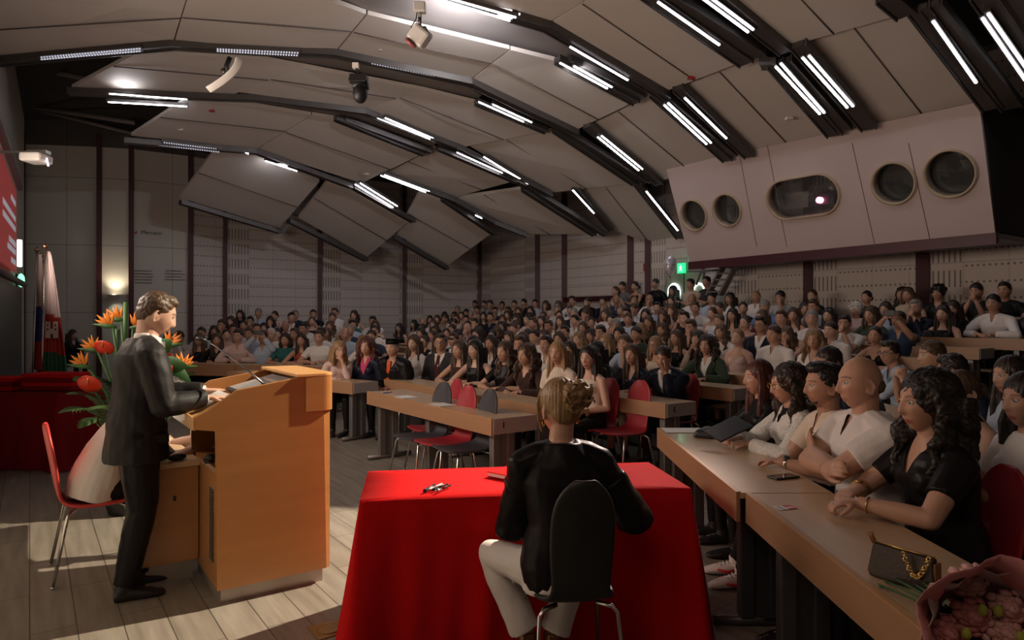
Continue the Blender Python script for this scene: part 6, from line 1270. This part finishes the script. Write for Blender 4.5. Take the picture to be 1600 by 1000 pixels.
# px of the head, row, hair, hair colour, garment, colour, pose, head turn (+ = to their left), tone, glasses
HERO = [
 (650, 1, 'long', 'brown', 'blouse', 'white', 'lap', .2, 'c', 0), (665, 2, 'updo', 'dark', 'blouse', 'black', 'lap', .0, 'a', 0), (692, 1, 'short', 'dark', 'jacket', 'charcoal', 'lap', .4, 'b', 1), (712, 2, 'short', 'brown', 'jacket', 'navy', 'lap', 0, 'b', 1),
 (727, 1, 'long', 'brown', 'tank', 'brown', 'desk', .0, 'a', 0), (751, 1, 'verylong', 'black', 'tank', 'black', 'desk', -.2, 'c', 0), (774, 2, 'long', 'dark', 'jacket', 'navy', 'desk', .0, 'b', 0), (799, 1, 'wavy', 'brown', 'tee', 'black', 'desk', .0, 'a', 0),
 (832, 1, 'bigwavy', 'brown', 'blouse', 'brown', 'desk', .0, 'a', 0), (876, 1, 'verylong', 'blond', 'tee', 'cream', 'lap', .2, 'a', 0), (925, 1, 'verylong', 'black', 'tank', 'cream', 'lap', .3, 'c', 0),
 (861, 2, 'short', 'dark', 'shirt', 'white', 'desk', .0, 'b', 0), (898, 2, 'long', 'dark', 'tank', 'black', 'desk', .1, 'a', 0), (942, 2, 'verylong', 'black', 'blouse', 'black', 'desk', .0, 'b', 0), (1054, 2, 'crop', 'dark', 'jacket', 'navy', 'cheek', .3, 'b', 0),
 (822, 3, 'long', 'brown', 'tank', 'cream', 'desk', .0, 'b', 0), (842, 3, 'short', 'dark', 'shirt', 'white', 'desk', .0, 'a', 0), (880, 3, 'long', 'brown', 'tank', 'rose', 'desk', .2, 'a', 0), (907, 3, 'wavy', 'dblond', 'tee', 'white', 'lap', 0, 'c', 0), (953, 3, 'lob', 'blond', 'tee', 'black', 'desk', 0, 'c', 1),
 (990, 3, 'crop', 'light', 'polo', 'lblue', 'chin', .1, 'a', 0), (1032, 3, 'lob', 'dblond', 'tank', 'cream', 'desk', .1, 'a', 1), (1112, 3, 'bigwavy', 'dark', 'jacket', 'olive', 'desk', .2, 'a', 0),
 (888, 4, 'quiff', 'dark', 'tee', 'white', 'desk', 0, 'b', 0), (930, 4, 'wavy', 'dark', 'tank', 'lgrey', 'desk', 0, 'b', 0), (948, 4, 'short', 'dark', 'shirt', 'white', 'both', 0, 'b', 1), (974, 4, 'verylong', 'black', 'tank', 'black', 'desk', .1, 'a', 0), (1000, 4, 'crop', 'dark', 'tee', 'olive', 'desk', 0, 'b', 0),
 (1060, 4, 'verylong', 'brown', 'tank', 'black', 'lap', 0, 'b', 0), (1101, 4, 'wavy', 'dark', 'blouse', 'cream', 'both', 0, 'a', 0), (1156, 4, 'pony', 'dblond', 'strapless', 'rose', 'lap', .1, 'c', 0), (1213, 4, 'crop', 'brown', 'shirt', 'white', 'lap', 0, 'a', 0), (1275, 4, 'bigwavy', 'dblond', 'vneck', 'white', 'lap', .2, 'a', 0),
 (915, 5, 'long', 'brown', 'tank', 'white', 'desk', 0, 'a', 0), (1040, 5, 'wavy', 'brown', 'tee', 'beige', 'desk', 0, 'a', 0), (1091, 5, 'quiff', 'brown', 'jacket', 'black', 'chin', 0, 'b', 0), (1133, 5, 'wavy', 'light', 'tee', 'white', 'desk', 0, 'a', 0), (1192, 5, 'quiff', 'dark', 'jacket', 'navy', 'lap', 0, 'b', 1), (1240, 5, 'wavy', 'light', 'tank', 'black', 'chin', 0, 'a', 0),
 (1302, 5, 'crop', 'dark', 'shirt', 'white', 'lap', 0, 'c', 0), (1375, 5, 'pony', 'dark', 'strapless', 'black', 'desk', .3, 'a', 0),
 (1018, 6, 'long', 'brown', 'tee', 'olive', 'desk', 0, 'a', 0), (1072, 6, 'quiff', 'dark', 'tee', 'black', 'lap', 0, 'c', 0), (1171, 6, 'updo', 'dark', 'tank', 'wine', 'desk', 0, 'c', 0), (1130, 6, 'crop', 'light', 'tee', 'lblue', 'desk', 0, 'a', 0), (1330, 6, 'short', 'dark', 'polo', 'white', 'both', .2, 'b', 1), (1410, 6, 'crop', 'dark', 'polo', 'dkblue', 'phone', .2, 'b', 0),
 (1150, 7, 'long', 'black', 'strapless', 'beige', 'desk', 0, 'a', 0), (1245, 7, 'long', 'brown', 'tank', 'rose', 'desk', .4, 'a', 0), (1300, 7, 'verylong', 'black', 'blouse', 'black', 'desk', 0, 'c', 0), (1366, 7, 'lob', 'brown', 'tee', 'olive', 'desk', 0, 'a', 0), (1476, 7, 'verylong', 'dark', 'tank', 'black', 'lap', 0, 'c', 0),
 (1204, 8, 'crop', 'grey', 'tee', 'blue', 'chin', .1, 'b', 0), (1262, 8, 'long', 'dark', 'tee', 'white', 'desk', .5, 'b', 0), (1281, 8, 'short', 'brown', 'polo', 'lblue', 'both', 0, 'b', 0), (1340, 8, 'curly', 'white', 'tee', 'rose', 'lap', 0, 'a', 0), (1386, 8, 'long', 'dark', 'tee', 'lblue', 'lap', 0, 'a', 0), (1442, 8, 'short', 'grey', 'blouse', 'navy', 'both', 0, 'b', 0),
 (1497, 8, 'long', 'dark', 'blouse', 'black', 'chin', 0, 'a', 0), (1559, 8, 'crop', 'black', 'shirt', 'white', 'desk', .1, 'b', 0),
 (1468, 9, 'curly', 'black', 'blouse', 'black', 'lap', 0, 'b', 0), (1424, 9, 'bob', 'light', 'tee', 'beige', 'desk', 0, 'a', 1), (1412, 9, 'wavy', 'dark', 'tee', 'olive', 'lap', 0, 'b', 0), (1535, 9, 'crop', 'dark', 'tee', 'charcoal', 'both', 0, 'b', 0), (1575, 9, 'short', 'dark', 'tee', 'black', 'desk', 0, 'b', 0),
 (711, 4, 'crop', 'dark', 'tee', 'white', 'desk', 0, 'b', 0), (684, 4, 'bob', 'dark', 'tee', 'royal', 'desk', 0, 'a', 0), (664, 4, 'crop', 'dark', 'polo', 'dkblue', 'desk', 0, 'b', 0), (757, 4, 'wavy', 'dark', 'tank', 'white', 'both', 0, 'a', 0), (628, 4, 'long', 'dark', 'tank', 'black', 'desk', 0, 'a', 0),
]
LHERO = [(266, 0, 'bob', 'dark', 'tee', 'hotpink', 'desk', .2, 'a', 0), (287, 0, 'short', 'dark', 'shirt', 'lgrey', 'chin', 0, 'b', 0), (315, 0, 'long', 'light', 'tank', 'black', 'desk', 0, 'a', 0), (342, 0, 'long', 'brown', 'blouse', 'black', 'desk', .2, 'a', 0), (375, 0, 'short', 'dark', 'shirt', 'rose', 'desk', 0, 'a', 0),
 (413, 0, 'short', 'dark', 'shirt', 'lblue', 'phone', 0, 'b', 0), (427, 1, 'short', 'white', 'shirt', 'white', 'desk', 0, 'a', 0), (449, 0, 'bob', 'dark', 'tee', 'teal', 'desk', 0, 'b', 1), (474, 0, 'long', 'dark', 'tank', 'rust', 'desk', 0, 'a', 0), (502, 0, 'short', 'brown', 'tee', 'white', 'desk', .1, 'a', 1)]
people = []   # (px, block, row, spec, pos)
for h in HERO: people.append((h[0], 'c', h[1], h[2:], row_seat(h[0], h[1])))
for h in LHERO: people.append((h[0], 'l', h[1], h[2:], lseat(h[0], h[1])))
MH, FH = ['short', 'crop', 'short', 'quiff', 'crop', 'bald'], ['long', 'wavy', 'long', 'bob', 'bun', 'verylong', 'lob', 'pony']
def rnd_spec(back):
    if rng.random() < (.5 if back else .42): return (rng.choice(MH), rng.choice(['dark', 'black', 'brown', 'brown', 'grey']), rng.choice(['shirt', 'tee', 'polo', 'tee', 'shirt', 'jacket']), rng.choice(['white', 'white', 'lblue', 'black', 'navy', 'lgrey', 'dkblue', 'white', 'white', 'lblue', 'white']), rng.choice(['desk', 'desk', 'lap', 'chin', 'both', 'cross']), rng.choice([0, .2, -.2, .4]), rng.choice('abbd'), int(rng.random() < .2))
    return (rng.choice(FH), rng.choice(['dark', 'brown', 'black', 'dark', 'black', 'dark', 'light', 'dblond', 'brown', 'brown']), rng.choice(['tee', 'tank', 'blouse', 'vneck', 'tank', 'tee']), rng.choice(['black', 'black', 'white', 'white', 'cream', 'white', 'rose', 'navy', 'olive', 'wine', 'beige', 'teal', 'black']), rng.choice(['desk', 'desk', 'lap', 'chin', 'lap', 'desk', 'both']), rng.choice([0, .2, -.2, .4]), rng.choice('aabc'), int(rng.random() < .12))
def wall_d(px):
    W = WL+[(750, 23.5)]
    for (a, da), (b, db) in zip(W, W[1:]):
        if a <= px <= b: return da+(db-da)*(px-a)/(b-a)
    return 99
LIM = {2: (5.0, 0), 3: (5.2, 99), 4: (4.75, 99), 5: (4.3, 99), 6: (4.2, 99), 7: (3.9, 99), 8: (3.4, 99), 9: (2.9, 99)}
for i in range(2, 10):
    taken = [p[4] for p in people if p[1] == 'c' and p[2] == i]; s = ROWS[i][0]+.82; t = LIM.get(i, (9.3, 99))[0]; hi = ROWS[i][3]-.3
    while t < hi:
        q = ST(s, t, ROWS[i][1]); px = CX+F*q.x/q.y; j = .05*rng.uniform(-1, 1)
        lo_px = 590
        if q.y > 1 and lo_px < px < 1640 and min([(q-v).length for v in taken] or [9]) > .50 and q.y < wall_d(px)-.9:
            if rng.random() < .94: people.append((px, 'c', i, rnd_spec(i > 4), ST(s+.03*rng.uniform(-1, 1), t+j, ROWS[i][1]))); taken.append(q)
            t += .56
        else: t += .06
for i in range(6):
    taken = [p[4] for p in people if p[1] == 'l' and p[2] == i]; u = LSTART[i]+.1
    while u < LSTART[i]+4.35:
        q = LB0+ln_*(LROWS[i][0]+.80)+lu*u; q.z = LROWS[i][1]; px = CX+F*q.x/q.y
        if 262+22*i < px < 588 and q.y < wall_d(px)-.6 and min([(q-v).length for v in taken] or [9]) > .50:
            if rng.random() < .95: people.append((px, 'l', i, rnd_spec(True), q.copy())); taken.append(q)
            u += .56
        else: u += .06
people.sort(key=lambda p: (p[1], p[2], p[0]))
NUMW = ['first', 'second', 'third', 'fourth', 'fifth', 'sixth', 'seventh', 'eighth', 'ninth', 'tenth', '11th', '12th', '13th', '14th', '15th', '16th', '17th', '18th', '19th', '20th', '21st', '22nd', '23rd', '24th', '25th', '26th', '27th', '28th', '29th', '30th']
SPK = Vector((-1.9, 3.9, 0)); cnt = {}
def lab_short(g, gc, arm): return '%s %s' % (CW[gc], {'shirt': 'long-sleeved shirt', 'tee': 'short-sleeved top', 'tank': 'sleeveless top', 'strapless': 'strapless top', 'jacket': 'jacket', 'vneck': 'v-neck top', 'blouse': 'blouse', 'polo': 'collared shirt'}[g])
AW = {'desk': 'forearms on desk', 'chin': 'hand at chin', 'both': 'hands clasped', 'lap': 'hands in lap', 'cross': 'arms crossed', 'cheek': 'cheek in hand', 'phone': 'holding up a phone'}
for px, blk, i, sp, pos in people:
    hair, hcl, g, gcl, arm, hy, tone, gl = sp; sex = 'm' if hair in ('short', 'crop', 'quiff', 'bald') or (hair == 'curly' and hcl == 'black') else 'f'
    k = cnt.get((blk, i), 0); cnt[(blk, i)] = k+1
    want = R90(SPK-pos); basey = FACE_C if blk == 'c' else FACE_L; dy = (want-basey+PI) % (2*PI)-PI; yaw = basey+dy*.55+rng.uniform(-.08, .08)
    vox = .0085 if pos.length < 10.8 else .012
    lab = 'person in %s, %s, %s from left, %s %s row' % (lab_short(g, gcl, arm), AW[arm], NUMW[k], rn[i], 'centre' if blk == 'c' else 'left-block')
    r, p = make_person(pos, yaw, sex, arm, hy, hair, hcl, g, gcl, tone, vox, rng.uniform(.95, 1.0) if sex == 'f' else rng.uniform(.99, 1.04), rng.choice(['black', 'navy', 'beige', 'charcoal']) if sex == 'f' else 'charcoal', lab, 'audience in the %s' % ('centre block' if blk == 'c' else 'left block'), bool(gl) and pos.length < 11, 'wine' if px == 692 and i == 1 else None)
    if arm == 'phone':
        ph = thing('mobile_phone', 'phone held up to film, in the %s row' % rn[i] if blk == 'c' else 'phone held up by the person in the pale blue shirt', 'phone', r.matrix_basis @ Vector((-.02, .50, 1.30)), yaw)
        bm = NB(); box(bm, -.075, -.004, -.038, .075, .004, .038); obj('body', bm, M_BLACK, ph, bevel=.003)
# chairs under people on the flat floor (rows two and three)
def chn(px, blk, i): return sorted([q[0] for q in people if q[1] == blk and q[2] == i]).index(px)
for px, blk, i, sp, pos in people:
    if blk == 'c' and i in (1, 2):
        m = S_RED if (int(px) % 3) else S_DARK; chair(m, '%s chair in the %s centre row, under the %s person from the left' % ('red' if m is S_RED else 'charcoal', rn[i], NUMW[chn(px, blk, i)]), 'chairs of the second and third row', pos, FACE_C)
for k, (s, t) in enumerate(((4.85, 4.95), (5.9, 5.3))):
    chair(S_RED, ('empty red chair beside the person with cheek in hand', 'empty red chair in the third centre row')[k], 'chairs of the second and third row', ST(s, t), FACE_C)
# ---- front guests left of the empty desk
def guest(px, D, z, rz, *a, **k): q = P(px, 495, D); return make_person((q.x, q.y, z), rz, *a, **k)
guest(529, 9.6, 0, R90(Vector((.3, -1, 0))), 'f', 'chin', .3, 'lob', 'blond', 'blouse', 'rose', 'a', .0085, .97, 'black', 'person in a pale rose blouse leaning chin on hand, directly right of the lectern')
guest(576, 9.5, 0, R90(Vector((-.35, -1, 0))), 'f', 'lap', .2, 'bigwavy', 'red', 'jacket', 'navy', 'a', .0085, .98, 'black', 'person in navy jacket over pink top, left of the academic cap', shirtc='hotpink')
r, p = guest(617, 9.4, 0, R90(Vector((-.5, -1, 0))), 'm', 'lap', .1, 'short', 'grey', 'gown', 'black', 'a', .0085, .97, 'black', 'person in black academic gown and square cap with an orange tie', tie='orange')
hatm = cloth('black'); bm = NB(); Mh = p.HM @ Matrix.Scale(1.06, 4); lathe(bm, [(.088, .055), (.092, .10), (.085, .125)]); box(bm, -.13, -.13, .125, .13, .13, .132, Matrix.Rotation(.6, 4, 'Z')); o = obj('academic_cap', bm, hatm, r); o.matrix_local = Mh
for k, (px, D, m, rz) in enumerate(((529, 9.6, S_DARK, .3), (576, 9.5, S_RED, -.35), (617, 9.4, S_DARK, -.5))):
    q = P(px, 495, D); chair(m, ('charcoal chair under the person in pale rose', 'red chair under the person in navy and pink', 'charcoal chair under the person in the gown')[k], 'chairs of the front guests', (q.x, q.y, 0), R90(Vector((rz, -1, 0))))
# lone seated person against the left wall and the people standing at the back
q = P(112, 495, 16.2); make_person((q.x, q.y, 0), R90(Vector((1, -.6, 0))), 'f', 'lap', .4, 'long', 'brown', 'blouse', 'black', 'a', .012, .97, 'black', 'person in black sitting alone against the left wall'); chair(S_BLK, 'dark chair against the left wall under the lone person', None, (q.x, q.y, 0), R90(Vector((1, -.6, 0))))
def stand_pose(**k): return solve(seated=False, **k)
STP = {}
def stander(px, s, z, sex, hair, hcl, g, gcl, wr, lab, tone='b', rz=None, hd={}, hint={}):
    a = (px-CX)/F; D = s/(.817*a+.577); kk = (sex, str(wr), g)
    if kk not in STP:
        p = stand_pose(sex=sex, wr=wr, hd=hd, hint=hint); STP[kk] = (p, slots(body_mesh(p, .012), 1), slots(garment(p, g, .012), 1), slots(trousers(p, .012), 1), slots(shoes(p), 1))
    p, B, Gm, T, S = STP[kk]; r = bpy.data.objects.new('person', B); C.objects.link(r); setmats(r, [skin(tone)]); r.location = (a*D, D, z); r.rotation_euler = (0, 0, FACE_C if rz is None else rz); tag(r, lab, 'person', 'people standing at the back')
    child(GN[g], Gm, r, [cloth(gcl)]); child('trousers', T, r, [cloth('black')]); child('shoes', S, r, [M_BLACK])
    if hair != 'bald':
        if hair not in _H: _H[hair] = slots(hair_mesh(hair, .007), 1)
        child('hair', _H[hair], r, [hairm(hcl)], p.HM @ Matrix.Scale(1.06, 4))
    return r
crossed = {-1: (.14, .22, 1.18), 1: (-.14, .25, 1.14)}; down = {-1: (-.24, .05, .86), 1: (.24, .05, .86)}
for a in ((965, 12.35, .68, 'f', 'bun', 'light', 'tank', 'rose', down, 'person standing at the back in a pale rose sleeveless top', 'a'), (976, 12.55, .8, 'm', 'crop', 'dark', 'tee', 'grey', down, 'person standing at the back in a grey short-sleeved top'), (996, 12.5, .78, 'f', 'bun', 'dark', 'tank', 'black', crossed, 'person standing at the back in a black sleeveless top'),
          (1028, 12.2, .8, 'm', 'crop', 'black', 'tee', 'black', down, 'tall person standing in black left of the glowing porthole', 'd'), (1055, 12.4, .62, 'f', 'long', 'black', 'tee', 'black', crossed, 'person in black standing in front of the left glowing porthole'), (1083, 12.1, .74, 'm', 'short', 'black', 'tee', 'beige', crossed, 'person in a beige top and dark cap standing before the right porthole'),
          (1108, 12.2, .78, 'm', 'short', 'dark', 'tee', 'charcoal', crossed, 'person in dark top standing beside the steel stair')): stander(*a)
